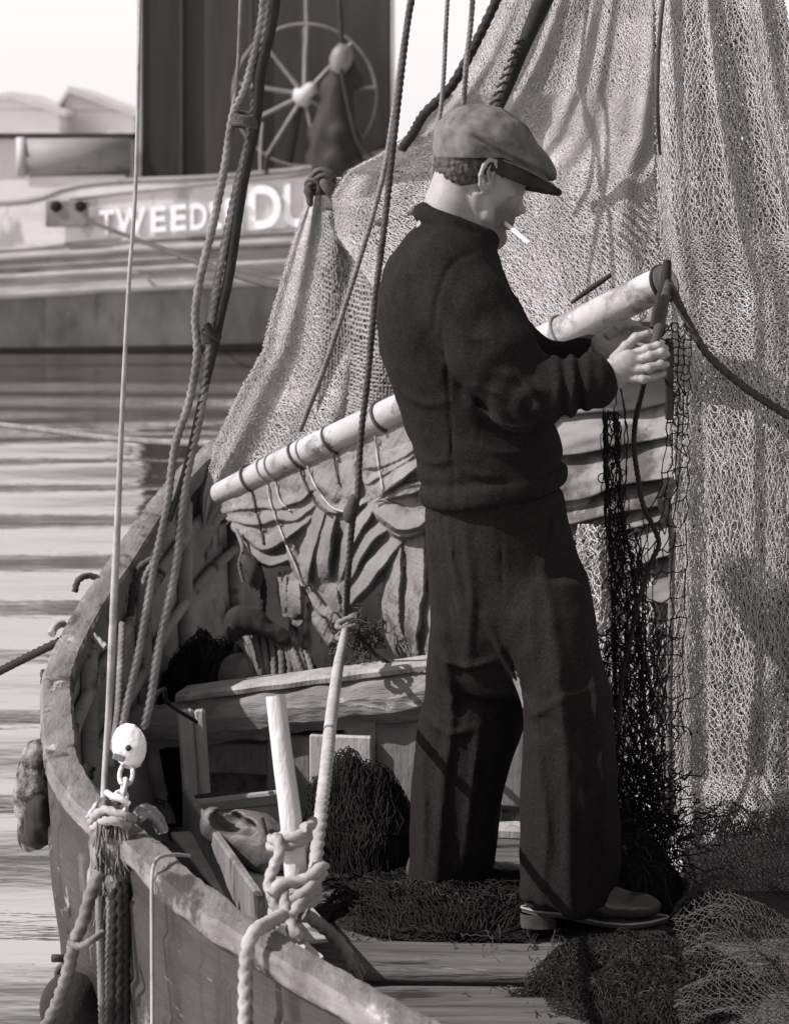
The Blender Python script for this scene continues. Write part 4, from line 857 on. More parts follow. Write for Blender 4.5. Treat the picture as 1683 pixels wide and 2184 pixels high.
rope([(1479, -520, 6.30), (1420, -50, 6.3), (1410, 30, 6.3), (1402, 130, 6.3), (1401, 230, 6.3), (1407, 330, 6.36)], [.005, .005, .005, .005, .005, .005, .005, .006, .0055, .003], 'rope_dark', 'short dark line hanging down the upper part of the net curtain', kind='tube')
# shackle at the peak of the left net, with its rope swag
sh = MB(); sh.torus(P(688, 386, 7.68), .030, .010, (.2, 1, 0), 24, n=10).torus(P(668, 398, 7.66), .02, .007, (.5, 1, .4), 20, n=8)
sh.tube(PL([(660, 396, 7.66), (690, 374, 7.66), (708, 384, 7.66)]), .010, 8)
o = sh.build('shackle', 'iron'); o['label'] = 'dark iron shackle at the peak of the left net'; o['category'] = 'shackle'
s = SDF().ell(P(712, 414, 7.62), (.05, .03, .018), 52); o = s.mesh(.004, lambda q: .005 * wob(q, 60, 2)).build('wooden_float', 'rope_dark'); o['label'] = 'dark wooden float below the shackle at the net peak'; o['category'] = 'float'
s = SDF().ell(P(660, 414, 7.66), (.012, .014, .034), -10); o = s.mesh(.004, lambda q: .004 * wob(q, 60, 3)).build('cork_float', 'rope_dark'); o['label'] = 'small dark float on the left side of the net peak'; o['category'] = 'float'
rope([(698, 440, 7.6), (730, 445, 7.55), (765, 462, 7.5), (800, 474, 7.45), (850, 468, 7.4), (892, 446, 7.35), (930, 425, 7.3)], .011, 'rope_dark', 'dark rope swagged from the net peak to behind the neck')
s = SDF().ell(P(818, 524, 7.5), (.05, .035, .024), -5); o = s.mesh(.005, lambda q: .004 * wob(q, 50, 2)).build('wooden_float', 'net_dark'); o['label'] = "dark float under the rope swag behind the man's back"; o['category'] = 'float'
# warp from the far boat, and moorings on the left
rope([(186, 470, 24.8), (280, 506, 20), (360, 535, 16), (430, 562, 13), (520, 590, 10.5), (600, 608, 8.6), (640, 606, 8.1)], .016, 'rope_dark', 'dark mooring rope slanting from the iron plate on the far boat')
rope([(-60, 900, 9.5), (60, 912, 9.2), (200, 930, 8.9), (330, 941, 8.6), (470, 946, 8.3)], .0105, 'rope_grey', 'twisted mooring rope stretched over the water from the left edge')
rope([(-60, 1462, 6.6), (30, 1416, 6.52), (90, 1386, 6.46), (128, 1368, 6.44)], .0105, 'rope_black', 'black rope leading from the gunwale out to the left edge')
rope([(112, 1352, 6.44), (118, 1338, 6.50), (140, 1330, 6.55), (175, 1342, 6.52), (200, 1358, 6.5), (226, 1382, 6.48)], .0095, 'rope_pale', 'pale rope end taken over the gunwale beside the black rope')
rope([(160, 1262, 6.78), (168, 1238, 6.78), (190, 1228, 6.8), (214, 1240, 6.8), (232, 1290, 6.74), (240, 1350, 6.7)], .0085, 'rope_dark', 'dark rope looped over the far part of the gunwale')
# falls and odd ends by the tackle, inside the boat
rope([(330, 1190, 6.9), (300, 1210, 6.9), (285, 1250, 6.9), (280, 1300, 6.9), (276, 1340, 6.9)], .010, 'rope_dark', 'dark rope bight hanging inside the boat left of the tackle')
rope([(340, 1180, 6.85), (312, 1230, 6.86), (300, 1290, 6.86), (296, 1360, 6.86)], .009, 'rope_grey', 'grey rope end hanging inside the boat beside the dark bight')
rope([(335, 1480, 6.2), (352, 1470, 6.3), (360, 1500, 6.4), (420, 1540, 6.5)], .0045, 'rope_black', 'thin black line crossing the two stanchions', kind='tube')
rope([(262, 1330, 6.3), (258, 1420, 6.2), (252, 1520, 6.1), (236, 1640, 5.9)], .0085, 'rope_grey', 'grey rope fall hanging beside the thin pale line')
# white block and its chain
bl_ = thing('pulley_block', 'white painted round pulley block on a short chain above the gunwale', 'pulley block', P(276, 1650, 5.28))
c = P(277, 1590, 5.28); s = SDF()
s.ell(c, (m_px(39, 5.28), .021, m_px(51, 5.28)), -14, k=.006)
s.field(lambda q: np.abs(q[..., 1] - 5.28) - .007, c - .05 + [0, 0, .035], c + .05 + [0, 0, .01], .002, True)
mat('block_white', .72, .88, 9, rough=.5, bump=.4, bscale=40, dirt=[(.30, 16, .66), (.12, 30, .74)])
mat('galv_iron', .34, .6, 16, rough=.45, bump=.5, bscale=60, spec=.5, dirt=(.14, 20, .6))
s.mesh(.0018, lambda q: .0006 * wob(q, 120, 4)).build('cheeks', 'block_white', bl_)
MB().lathe([(0, .026), (.0052, .026), (.0058, .02), (.0058, -.026), (0, -.026)], c, (0, -1, 0), 14).build('pin', 'iron', bl_)
MB().lathe([(0, .006), (.026, .006), (.022, 0), (.026, -.006), (0, -.006)], c, (0, 1, 0), 24).build('sheave', 'galv_iron', bl_)
mb = MB(); mb.box(c + [-.018, -.0195, -.018], (.022, .004, .012), np.array([[.94, 0, .34], [0, 1, 0], [-.34, 0, .94]]), .003); mb.build('strap_recess', 'plate_iron', bl_, label='grey worn recess on the lower left of the cheek')
def link(mb, a, b_, w, r, ax):
    a = np.asarray(a); b_ = np.asarray(b_); d_ = b_ - a; L = np.linalg.norm(d_); d_ /= L; sd = np.cross(d_, ax); sd /= np.linalg.norm(sd)
    th = np.linspace(0, 2 * np.pi, 25); pts = [(a + b_) / 2 + d_ * np.clip(math.cos(t) * (L / 2 + .3 * w), -L / 2, L / 2) * 1.0 + sd * w * math.sin(t) for t in th]; mb.tube(pts, r, 8, .004)
mb = MB(); 
link(mb, P(272, 1632, 5.27), P(268, 1672, 5.25), .012, .0045, (0, 1, 0)); link(mb, P(268, 1662, 5.25), P(262, 1700, 5.24), .011, .0045, (1, .3, 0)); link(mb, P(262, 1690, 5.24), P(250, 1722, 5.22), .012, .0045, (.2, 1, 0))
mb.build('chain', 'galv_iron', bl_)
mb = MB(); mb.tube(PL([(228, 1690, 5.22), (244, 1700, 5.2), (262, 1706, 5.19), (276, 1716, 5.19)]), .006, 10).torus(P(254, 1716, 5.2), .016, .005, (.4, 1, .2), 20, n=8)
o = mb.build('shackle', 'galv_iron'); o['label'] = 'bright iron shackle holding the chain of the white block to the gunwale rope'; o['category'] = 'shackle'
# thick rope lashed to the white post
rope([(742, 1316, 6.86), (736, 1345, 6.70), (729, 1385, 6.35), (722, 1420, 5.95), (708, 1520, 5.45), (698, 1620, 5.15), (687, 1720, 4.95), (678, 1800, 4.86), (672, 1866, 4.80), (668, 1900, 4.79)], [.0075, .0105, .0115, .012, .0125, .0125], 'rope_pale', 'thick pale twisted rope coming down from the sail to the lashed post')
def coil(cx, cy, Y, R_, r, turns, rise, tilt, ph=0, sq=1.0):
    c_ = P(cx, cy, Y); pts = []
    for k in range(int(turns * 16) + 1):
        a = ph + k / 16 * 6.283; pts.append(c_ + np.array([R_ * math.cos(a), R_ * math.sin(a) * sq, rise * k / 16 + tilt * math.cos(a)]))
    return pts
mb = MB()
mb.rope(coil(618, 1775, 4.76, .031, .010, 1.8, -.012, .010, 3.3), .0095); mb.rope([P(648, 1764, 4.72), P(662, 1762, 4.74), P(668, 1752, 4.80)], .009)
mb.rope([P(590, 1782, 4.73), P(598, 1815, 4.71), P(584, 1850, 4.71), P(574, 1890, 4.70), P(590, 1930, 4.69), P(610, 1975, 4.68)], .0105)
mb.rope(coil(630, 1885, 4.745, .036, .010, 2.6, -.015, .016, 2.9), .0105)
mb.rope([P(690, 1846, 4.74), P(668, 1866, 4.70), P(640, 1880, 4.69), P(600, 1886, 4.68), P(580, 1910, 4.67)], .0115)
mb.rope([P(688, 1862, 4.74), P(664, 1890, 4.69), P(632, 1915, 4.675), P(606, 1930, 4.67)], .011)
mb.rope([P(652, 1900, 4.69), P(632, 1938, 4.66), P(612, 1968, 4.64), P(600, 1985, 4.62)], .011)
mb.rope([P(604, 1900, 4.68), P(612, 1950, 4.65), P(626, 1985, 4.62), P(640, 2000, 4.62)], .0105)
o = mb.build('rope_lashing', 'rope_pale'); o['label'] = 'knotted pale rope lashing wound round the foot of the white post'; o['category'] = 'rope lashing'
rope([(604, 1952, 4.60), (572, 1970, 4.53), (548, 1984, 4.47), (531, 2013, 4.445), (525, 2070, 4.44), (524, 2140, 4.43), (524, 2250, 4.41)], .0125, 'rope_pale', 'thick pale rope led from the post over the gunwale and down outside the hull')
mb = MB(); rg = np.random.default_rng(77)
for k in range(16):
    o_ = rg.normal(0, 4, 2); mb.tube(PL([(660 + o_[0], 1960 + o_[1], 4.72), (704 + o_[0], 1990 + o_[1] * 1.5, 4.74), (742 + o_[0] * 1.4, 2030 + o_[1] * 1.4, 4.74), (766 + o_[0] * 2, 2085 + o_[1] * 2 + rg.normal(0, 6), 4.72)]), .0022, 5, .01)
mb.rope(PL([(650, 1950, 4.70), (690, 1978, 4.73), (730, 2018, 4.74), (756, 2068, 4.73)]), .012)
o = mb.build('frayed_rope', 'rope_grey'); o['label'] = 'frayed grey rope end hanging inboard from the foot of the lashed post'; o['category'] = 'rope'
mb = MB(); v = PL([(606, 2012, 4.64), (650, 2004, 4.62), (690, 2040, 4.56), (676, 2046, 4.55)]); v2 = [p + [0, .004, -.012] for p in v]
mb.add(np.array(v + v2), [[0, 1, 2, 3], [7, 6, 5, 4], [0, 4, 5, 1], [1, 5, 6, 2], [2, 6, 7, 3], [3, 7, 4, 0]], None, False); o = mb.build('wooden_wedge', 'hub_white'); o['label'] = 'small white wedge on the gunwale at the foot of the lashed post'; o['category'] = 'wedge'
rope([(404, 1826, 5.02), (372, 1823, 4.96), (345, 1827, 4.92), (330, 1842, 4.885), (325, 1880, 4.868), (325, 2000, 4.86), (326, 2250, 4.83)], .0034, 'spar_wood', 'thin white cord hooked over the gunwale and hanging straight down the hull', name='cord', cat='cord', kind='tube', n=8, step=.01)
rope([(196, 1676, 5.45), (240, 1716, 5.3), (320, 1790, 5.14), (420, 1880, 5.0), (500, 1950, 4.9), (556, 1998, 4.84)], .005, 'rope_black', 'dark cord running along the inner edge of the gunwale', name='cord', cat='cord', kind='tube')
rope([(95, 1430, 6.3), (97, 1520, 6.25), (94, 1600, 6.2), (88, 1690, 6.15)], .0095, 'rope_dark', 'dark rope holding the mottled fender outside the hull')
# spar-end ropes on the right
rope([(1423, 598, 6.28), (1444, 640, 6.26), (1470, 694, 6.24), (1512, 760, 6.22), (1580, 820, 6.2), (1660, 874, 6.18), (1760, 935, 6.16)], .0100, 'rope_dark', 'dark rope sagging from the spar end across the net curtain')
rope([(1423, 610, 6.27), (1412, 660, 6.12), (1404, 700, 6.0), (1396, 730, 5.92), (1384, 748, 5.87), (1368, 748, 5.86)], [.009, .011, .012, .012, .009, .007], 'rope_dark', "dark strap from the spar end into the man's hand", name='strap', kind='tube', cat='strap')
rope([(1412, 612, 6.3), (1400, 660, 6.26), (1392, 700, 6.24)], .0085, 'rope_black', 'short black strap beside the one in the hand', name='strap', kind='tube', cat='strap')
rope([(1418, 1040, 6.3), (1408, 1060, 6.28), (1412, 1090, 6.28), (1430, 1120, 6.3), (1432, 1250, 6.32), (1428, 1400, 6.32), (1426, 1600, 6.32), (1432, 1780, 6.32)], .0080, 'rope_grey', 'grey rope down the left edge of the net curtain')
rope([(1376, 800, 5.82), (1368, 838, 5.92), (1354, 900, 6.05), (1352, 960, 6.08), (1362, 1030, 6.1), (1372, 1080, 6.1), (1398, 1135, 6.12), (1404, 1165, 6.12), (1388, 1200, 6.12), (1362, 1280, 6.12), (1342, 1370, 6.14), (1326, 1450, 6.15), (1316, 1560, 6.15)], .0062, 'rope_black', "thick black line hanging crooked from the man's hand")
rope([(1408, 1130, 6.3), (1424, 1060, 6.28), (1436, 1030, 6.3), (1418, 1030, 6.26)], .0075, 'rope_grey', 'small hooked rope end at the edge of the net curtain')
nd = MB().box(P(1427, 812, 6.0), (.017, .012, .165), None, .003); nd.tube(PL([(1427, 735, 6.0), (1422, 722, 6.0)]), .005, 8); o = nd.build('netting_gauge', 'rope_black'); o['label'] = "narrow black netting gauge held at the man's fingertips"; o['category'] = 'netting tool'
for y, lb in ((1020, 'upper one of the two small loops of dark twine left of the hanging tangle'), (1140, 'lower one of the two small loops of dark twine left of the hanging tangle')):
    o = MB().torus(P(1285, y, 6.15), .010, .0014, (.1, 1, 0), 20, n=5).build('twine_loop', 'net_dark'); o['label'] = lb; o['category'] = 'twine'

mb = MB(); c_ = P(738, 1338, 6.72)
mb.rope([c_ + np.array([.020 * math.cos(a), .020 * math.sin(a), .022 - .0042 * a + .006 * math.cos(a)]) for a in np.linspace(0, 12, 70)], .0075)
o = mb.build('rope_seizing', 'rope_grey'); o['label'] = 'rope turns that gather the foot of the furled sail'; o['category'] = 'seizing'

rope([(1218, 646, 6.62), (1250, 622, 6.60), (1282, 600, 6.58), (1302, 586, 6.57)], [.004, .0065, .007, .005], 'rope_black', 'short black rope end lying above the spar, right of the chest', kind='tube')
# ------------------------------------------------------------------ the man
mat('skin', .18, .27, 14, rough=.55, bump=.35, bscale=120, spec=.35, dist=.002)
def jaw_shade(m, c, r0, r1, g):          # shade of the lower face, put into the skin colour as a dark patch
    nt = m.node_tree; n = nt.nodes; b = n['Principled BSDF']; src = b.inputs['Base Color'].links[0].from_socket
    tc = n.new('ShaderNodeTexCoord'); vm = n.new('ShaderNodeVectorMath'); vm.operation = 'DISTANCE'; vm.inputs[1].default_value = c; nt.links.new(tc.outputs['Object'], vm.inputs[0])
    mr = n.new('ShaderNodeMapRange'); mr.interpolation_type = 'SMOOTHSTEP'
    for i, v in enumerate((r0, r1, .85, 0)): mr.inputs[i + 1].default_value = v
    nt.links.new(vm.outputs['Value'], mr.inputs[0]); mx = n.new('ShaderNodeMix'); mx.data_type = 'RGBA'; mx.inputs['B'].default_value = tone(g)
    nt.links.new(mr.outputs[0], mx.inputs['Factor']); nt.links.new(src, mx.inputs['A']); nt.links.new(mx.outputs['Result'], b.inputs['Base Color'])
mat('wool', .005, .0155, 170, rough=.95, bump=.5, bscale=240, spec=.12, weave=95, dist=.003)
mat('trouser_cloth', .006, .018, 190, rough=.95, bump=.5, bscale=220, spec=.12, dirt=[(.022, 5, .62, (1, 1, .6))], dist=.003)
mat('cap_tweed', .075, .15, 30, (1, 1, 1), dirt=[(.062, 14, .57), (.17, 22, .66)], rough=.95, bump=.5, bscale=260, spec=.1, dist=.002)
mat('cap_peak_shade', .022, .04, 24, rough=.9, bump=.5, bscale=260, spec=.1, dist=.002)  # cap cloth darkened: the shade under the brim is put into the colour
mat('hair', .012, .07, 120, (1, 1, .35), rough=.7, bump=1, bscale=150, dist=.004)
mat('shoe_leather', .03, .065, 14, rough=.26, bump=.5, bscale=50, spec=.5, dist=.004, dirt=(.09, 10, .64))
mat('shoe_sole', .035, .07, 18, rough=.8, bump=.4)
mat('shoe_dark', .016, .03, 18, rough=.7)
mat('paper_white', .80, .88, 20, rough=.9, bump=.1)
Y0 = 6.0
man = thing('person', 'man in flat cap, dark jersey and wide trousers with a cigarette, standing in the boat', 'person', (P(1120, 1990, 6)[0], 6.0, .03))
def q_(x, y, d=0.0): return P(x, y, Y0 + d)
YAW = R(13)
def turn(mb):                        # the head looks a little away from the camera
    c = P(1000, 430, Y0); ca, sa_ = math.cos(YAW), math.sin(YAW)
    for i, v in enumerate(mb.v):
        w = v.copy(); x, y = v[:, 0] - c[0], v[:, 1] - c[1]; w[:, 0] = c[0] + x * ca - y * sa_; w[:, 1] = c[1] + x * sa_ + y * ca; mb.v[i] = w
    return mb
# --- body: head, neck, trunk, arms and hands in one skin
H = SDF(); pr = lambda px: m_px(px, Y0)
def he(x, y, d, rx, ry, rd, rot=0, k=.02, sub=False): H.ell(q_(x, y, d), (pr(rx), rd, pr(ry)), rot, k, sub)
he(1032, 348, .0, 102, 84, .076, 22, .02)                 # skull
he(1050, 404, .0, 50, 62, .060, 26, .02)                  # cheeks and temples
he(1080, 420, .0, 34, 52, .034, 30, .016)                 # narrow front of the face
he(1060, 470, .0, 30, 40, .036, 32, .02)                  # lower jaw
he(1061, 502, .0, 23, 19, .021, 35, .018)                 # chin
for sg in (-1, 1):
    H.chain([q_(1026, 424, sg * .056), q_(1026, 462, sg * .050), q_(1044, 502, sg * .022), q_(1056, 514, 0)], [.010, .010, .011, .012], .022)      # jaw edge
    he(1074, 408, sg * .046, 25, 13, .013, 34, .012)      # cheek bone
    he(1078, 452, sg * .046, 13, 36, .014, 30, .014, True)      # hollow cheek
    he(1100, 412, sg * .032, 11, 7, .010, 20, .014, True); he(1092, 414, sg * .026, 9, 8, .010, 0, .006)      # eye in its socket
    he(1096, 402, sg * .026, 13, 4, .012, 26, .008)       # eyebrow ridge
    he(1104, 457, sg * .0105, 8, 6, .0075, 15, .006)      # nostril wing
    H.cone(q_(1097, 456, sg * .018), q_(1080, 486, sg * .027), .004, .003, .008, sub=True)      # fold from nose to mouth
he(1094, 398, .0, 18, 12, .040, 30, .014)                 # brow
H.cone(q_(1101, 406), q_(1114, 444), .0065, .009, .008); he(1116, 450, .0, 9, 8, .0095, 20, .006)            # nose
he(1087, 476, .0, 11, 15, .024, 28, .012)                 # muzzle
he(1091, 474, .0, 7, 4.5, .019, 28, .004); he(1086, 485, .0, 7, 5, .018, 28, .004)                  # lips
he(1094, 480, .0, 7, 1.0, .018, 14, .002, True)
he(1083, 495, .0, 6, 2.4, .02, 30, .008, True)
for sg in (-1, 1):                                        # ears: rim, bowl and lobe
    e = lambda x, y, d: q_(x - 19, y, sg * d)
    he(1020, 378, sg * .076, 16, 31, .008, -14, .006)
    he(1022, 374, sg * .087, 11, 20, .012, -14, .003, True)
    H.chain([e(1050, 378, .078), e(1059, 358, .084), e(1056, 343, .088), e(1044, 340, .091), e(1030, 352, .093), e(1022, 374, .092), e(1023, 394, .087), e(1033, 410, .080), e(1042, 404, .076)], [.0030, .0040, .0044, .0046, .0046, .0042, .0042, .0054, .003], .003)
    H.chain([e(1044, 386, .082), e(1040, 366, .085), e(1046, 352, .087)], [.0028, .0030, .0025], .003)
    he(1028, 388, sg * .082, 4, 6, .005, -12, .004)
# neck
H.chain([q_(972, 395, .0), q_(962, 440, .0), q_(950, 500, .0), q_(938, 570, .0)], [.052, .053, .060, .075], .02)
H.chain([q_(1002, 430), q_(992, 480), q_(980, 540)], [.043, .045, .06], .02)
H.cone(q_(1004, 414, -.058), q_(1012, 512, -.022), .012, .012, .012)
mbB = MB(); H.mesh(.0028, lambda q: .0006 * wob(q, 140, 7), mbB, clip=lambda q: (P(0, 600, 6)[2]) - q[:, 2]); turn(mbB)
# trunk, arms and legs under the clothes
T = SDF(); T.chain([q_(955, 560), q_(960, 700), q_(1010, 900), q_(1050, 1050), q_(1050, 1200)], [.08, .12, .11, .12, .12], .06)
T.chain([q_(955, 585, -.13), q_(1040, 745, -.22), q_(1105, 842, -.225), q_(1290, 808, -.235)], [.05, .045, .038, .026], .03)
T.chain([q_(985, 590, .15), q_(1100, 770, .24), q_(1280, 770, .17)], [.05, .042, .028], .03)
T.chain([q_(1080, 1200, -.08), q_(1200, 1550, -.13), q_(1205, 1900, -.13)], [.08, .06, .04], .05); T.chain([q_(1030, 1200, .08), q_(985, 1550, .12), q_(940, 1890, .12)], [.08, .06, .04], .05)
T.mesh(.012, None, mbB)
# hands
def hand(parts, palm, res=.0016):
    h = SDF()
    for c, r, rot in palm: h.ell(c, r, rot, .010)
    for pts, rs in parts:
        h.chain(pts, [r * .90 for r in rs], .0045)
        for p_, r_ in zip(pts[1:3], rs[1:3]): h.ell(p_, (r_ * .98, r_ * .98, r_ * .98), None, .003)
    h.mesh(res, lambda q: .0005 * wob(q, 260, 9), mbB)
D = -.235
f = lambda x, y, d=0.0: q_(1300 + (x - 1300) * 1.02, 808 + (y - 800) * 1.10 if D < 0 else y, D + d)
hand([([f(1352, 752, .012), f(1378, 742, .006), f(1400, 736, .010), f(1416, 741, .022)], [.0115, .0098, .0092, .0078]),           # index, over the strap
      ([f(1354, 766, -.002), f(1384, 756, -.012), f(1408, 749, -.008), f(1419, 752, .012)], [.0112, .0102, .0094, .0080]),        # middle
      ([f(1350, 784, -.008), f(1382, 779, -.020), f(1406, 771, -.014), f(1418, 772, .008)], [.0110, .0098, .0090, .0078]),        # ring
      ([f(1342, 800, -.008), f(1370, 801, -.018), f(1394, 796, -.014), f(1412, 790, .002)], [.0100, .0088, .0080, .0068]),        # little
      ([f(1312, 762, .018), f(1334, 738, .030), f(1354, 720, .036), f(1378, 712, .034)], [.0150, .0118, .0100, .0082])],      # thumb
     [(f(1318, 784, .0), (.044, .021, .030), -14), (f(1338, 768, .0), (.026, .017, .026), -16), (f(1300, 800, .0), (.032, .021, .026), -12)])
D = .105
hand([([f(1326, 712, .0), f(1352, 702, -.012), f(1374, 706, -.018), f(1388, 722, -.016)], [.011, .0098, .0090, .0076]),
      ([f(1328, 726, -.004), f(1358, 720, -.016), f(1380, 726, -.020), f(1392, 742, -.012)], [.0108, .0098, .0088, .0074]),
      ([f(1322, 742, -.004), f(1350, 742, -.014), f(1372, 748, -.016), f(1382, 762, -.008)], [.0104, .0092, .0084, .0070]),
      ([f(1314, 756, .0), f(1338, 760, -.008), f(1358, 768, -.008), f(1366, 780, -.002)], [.0094, .0082, .0074, .0062]),
      ([f(1300, 712, -.016), f(1318, 696, -.026), f(1340, 690, -.034), f(1362, 694, -.040)], [.0135, .0110, .0096, .0080])],
     [(f(1300, 736, .0), (.040, .020, .030), 10), (f(1285, 752, .02), (.034, .020, .026), -20)])
jc = P(1064, 476, 6.0) + np.array([.008, -.012, 0]) - ORG[man.name]; jaw_shade(MATS['skin'], tuple(jc), .018, .064, .06)
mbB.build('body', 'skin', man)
# --- hair under the cap
S = SDF(); S.ell(q_(1002, 352), (pr(74), .082, pr(62)), 6, .01); S.ell(q_(976, 362), (pr(43), .066, pr(50)), -4, .02)
for sg in (-1, 1): S.ell(q_(1070, 364, sg * .066), (pr(26), .014, pr(24)), 26, .008)
pz = lambda x, y: (P(x, y, 6)[0], P(x, y, 6)[2])
def above(q, a, b_):     # negative above the line a-b (photo px)
    (x0, z0), (x1, z1) = pz(*a), pz(*b_); n_ = np.array([-(z1 - z0), x1 - x0]); n_ /= np.hypot(*n_); return -((q[:, 0] - x0) * n_[0] + (q[:, 2] - z0) * n_[1])
turn(S.mesh(.003, lambda q: .0035 * wob(q, 130, 3) + .002 * wob(q, 320, 4), clip=lambda q: np.maximum(above(q, (930, 404), (1024, 385)), -(above(q, (930, 300), (1100, 300))) * 0 - 1))).build('hair', 'hair', man)
# --- flat cap
C = SDF(); C.ell(q_(1040, 312), (pr(112), .098, pr(78)), 19, .01); C.ell(q_(1000, 300), (pr(66), .094, pr(66)), 0, .03); C.ell(q_(1128, 352), (pr(64), .086, pr(40)), 30, .03); C.ell(q_(1050, 296), (pr(64), .09, pr(56)), 16, .03)
C.ell(q_(990, 325), (pr(57), .090, pr(46)), 0, .02)
def capclip(q): return np.minimum(above(q, (925, 337), (1060, 336)), above(q, (1050, 336), (1188, 402)))
def capdisp(q):
    x, z = q[:, 0], q[:, 2]; (x0, z0), (x1, z1) = pz(966, 282), pz(1187, 394); L = math.hypot(x1 - x0, z1 - z0); d = ((x - x0) * (z1 - z0) - (z - z0) * (x1 - x0)) / L; s_ = ((x - x0) * (x1 - x0) + (z - z0) * (z1 - z0)) / L
    inr = sstep(s_, -.01, .05) * (s_ < L + .03); seam = np.exp(-(d / .003) ** 2) * .0065 * inr
    return .0030 * wob(q, 34, 12) + .0016 * wob(q, 80, 13) + seam - .005 * inr * sstep(-d, .0, .012) * sstep(.06 + d, 0, .05)
cap = turn(C.mesh(.0030, capdisp, clip=capclip)).build('flat_cap', 'cap_tweed', man)
K = SDF()
def peakf(q):
    xx = (q[..., 0] - pz(1056, 0)[0]) / pr(148); yy = (q[..., 1] - Y0) / .089; e = (np.sqrt(xx * xx + yy * yy) - 1) * .085
    fl = q.reshape(-1, 3); curl = 1.0 * np.clip(np.abs(fl[:, 1] - Y0) / .089, 0, 1) ** 2
    l1 = np.maximum(above(fl, (1046, 337), (1192, 404)) * -1, 0 * curl - 9); l2 = above(fl + np.stack([0 * curl, 0 * curl, .020 * (curl - 1)], 1) * 1.0, (1052, 380), (1200, 443))
    return -smin(-np.maximum(e, l1.reshape(e.shape)), -l2.reshape(e.shape), .014)
K.field(peakf, q_(1050, 452, -.09), q_(1208, 337, .09))
turn(K.mesh(.0028, lambda q: .0010 * wob(q, 60, 15))).build('peak', 'cap_peak_shade', cap)
turn(MB().tube([q_(1052, 341, -.086), q_(1085, 353, -.091), q_(1120, 369, -.090), q_(1150, 384, -.076), q_(1176, 396, -.048), q_(1188, 403, -.01), q_(1182, 400, .04), q_(1150, 384, .076)], .0022, 8)).build('peak_piping', 'cap_tweed', cap)
def creases(q, L):                   # ridges (+) and seams (-) along lines given in photo px
    out = np.zeros(len(q)); 
    for pts, w, a, y0, y1 in L:
        c = resample(np.array([P(x, y, 6) for x, y in pts]), .02)[0]; best = np.full(len(q), 9.); m = (q[:, 1] > y0) & (q[:, 1] < y1); qq = q[m]
        if not len(qq): continue
        bb = np.full(len(qq), 9.); tt = np.zeros(len(qq))
        for k in range(len(c) - 1):
            d = c[k + 1, [0, 2]] - c[k, [0, 2]]; r = qq[:, [0, 2]] - c[k, [0, 2]]; t = np.clip(r @ d / (d @ d), 0, 1); e = np.hypot(*(r - t[:, None] * d).T); u_ = e < bb; bb = np.where(u_, e, bb); tt = np.where(u_, (k + t) / (len(c) - 1), tt)
        out[m] -= a * np.exp(-(bb / pr(w)) ** 2) * np.sin(np.pi * np.clip(tt, .06, .94)) ** .5
    return out
TL = [([(1028, 1288), (1075, 1390), (1122, 1480)], 7, .010, 5.6, 5.99), ([(1150, 1180), (1178, 1400), (1195, 1600), (1200, 1800), (1188, 1915)], 13, .012, 5.6, 5.98), ([(1240, 1300), (1262, 1500), (1275, 1700), (1268, 1905)], 12, .012, 5.6, 5.98), ([(1132, 1540), (1152, 1700), (1140, 1900)], 9, .009, 5.6, 5.98), ([(1218, 1560), (1232, 1720), (1240, 1900)], 8, .008, 5.6, 5.98), ([(1120, 1490), (1180, 1440), (1250, 1420)], 9, .008, 5.6, 5.98),
      ([(985, 1100), (1002, 1250), (992, 1400)], 9, .008, 5.6, 6.05), ([(940, 1330), (962, 1500), (942, 1700), (930, 1870)], 12, .012, 5.6, 6.12), ([(1030, 1500), (1010, 1650), (985, 1860)], 10, .010, 5.6, 6.12), ([(900, 1600), (905, 1750), (895, 1880)], 8, .008, 5.6, 6.12), ([(925, 1385), (985, 1405), (1050, 1385)], 7, .008, 5.6, 6.1), ([(905, 1540), (960, 1562), (1020, 1545)], 7, .007, 5.6, 6.12),
      ([(1166, 1062), (1173, 1120), (1150, 1190)], 4, .006, 5.6, 5.95), ([(952, 1085), (962, 1180), (985, 1260)], 4, .006, 5.6, 5.98), ([(1060, 1060), (1064, 1250)], 3, -.004, 5.6, 5.98)]
JL = [([(938, 690), (952, 800), (962, 950), (966, 1040)], 4, -.006, 5.6, 5.96), ([(922, 690), (930, 620), (958, 555), (1010, 530)], 5, -.006, 5.6, 5.93), ([(1010, 800), (1065, 820), (1110, 880)], 8, .009, 5.5, 5.9), ([(1050, 770), (1105, 790), (1150, 870)], 8, .009, 5.5, 5.9), ([(1000, 850), (1060, 880), (1120, 900)], 8, .008, 5.5, 5.95), ([(1000, 930), (1080, 950), (1170, 930)], 9, .007, 5.6, 5.95), ([(980, 985), (1080, 1000), (1190, 975)], 8, .007, 5.6, 5.95),
      ([(850, 820), (900, 850), (950, 840)], 10, .007, 5.6, 6.0), ([(880, 960), (920, 975), (960, 965)], 8, .006, 5.6, 6.0), ([(940, 660), (990, 700), (1040, 700)], 9, .006, 5.5, 5.9), ([(1180, 780), (1172, 820), (1188, 872)], 6, .006, 5.5, 5.85), ([(1210, 775), (1205, 820), (1214, 868)], 6, .006, 5.5, 5.85)]
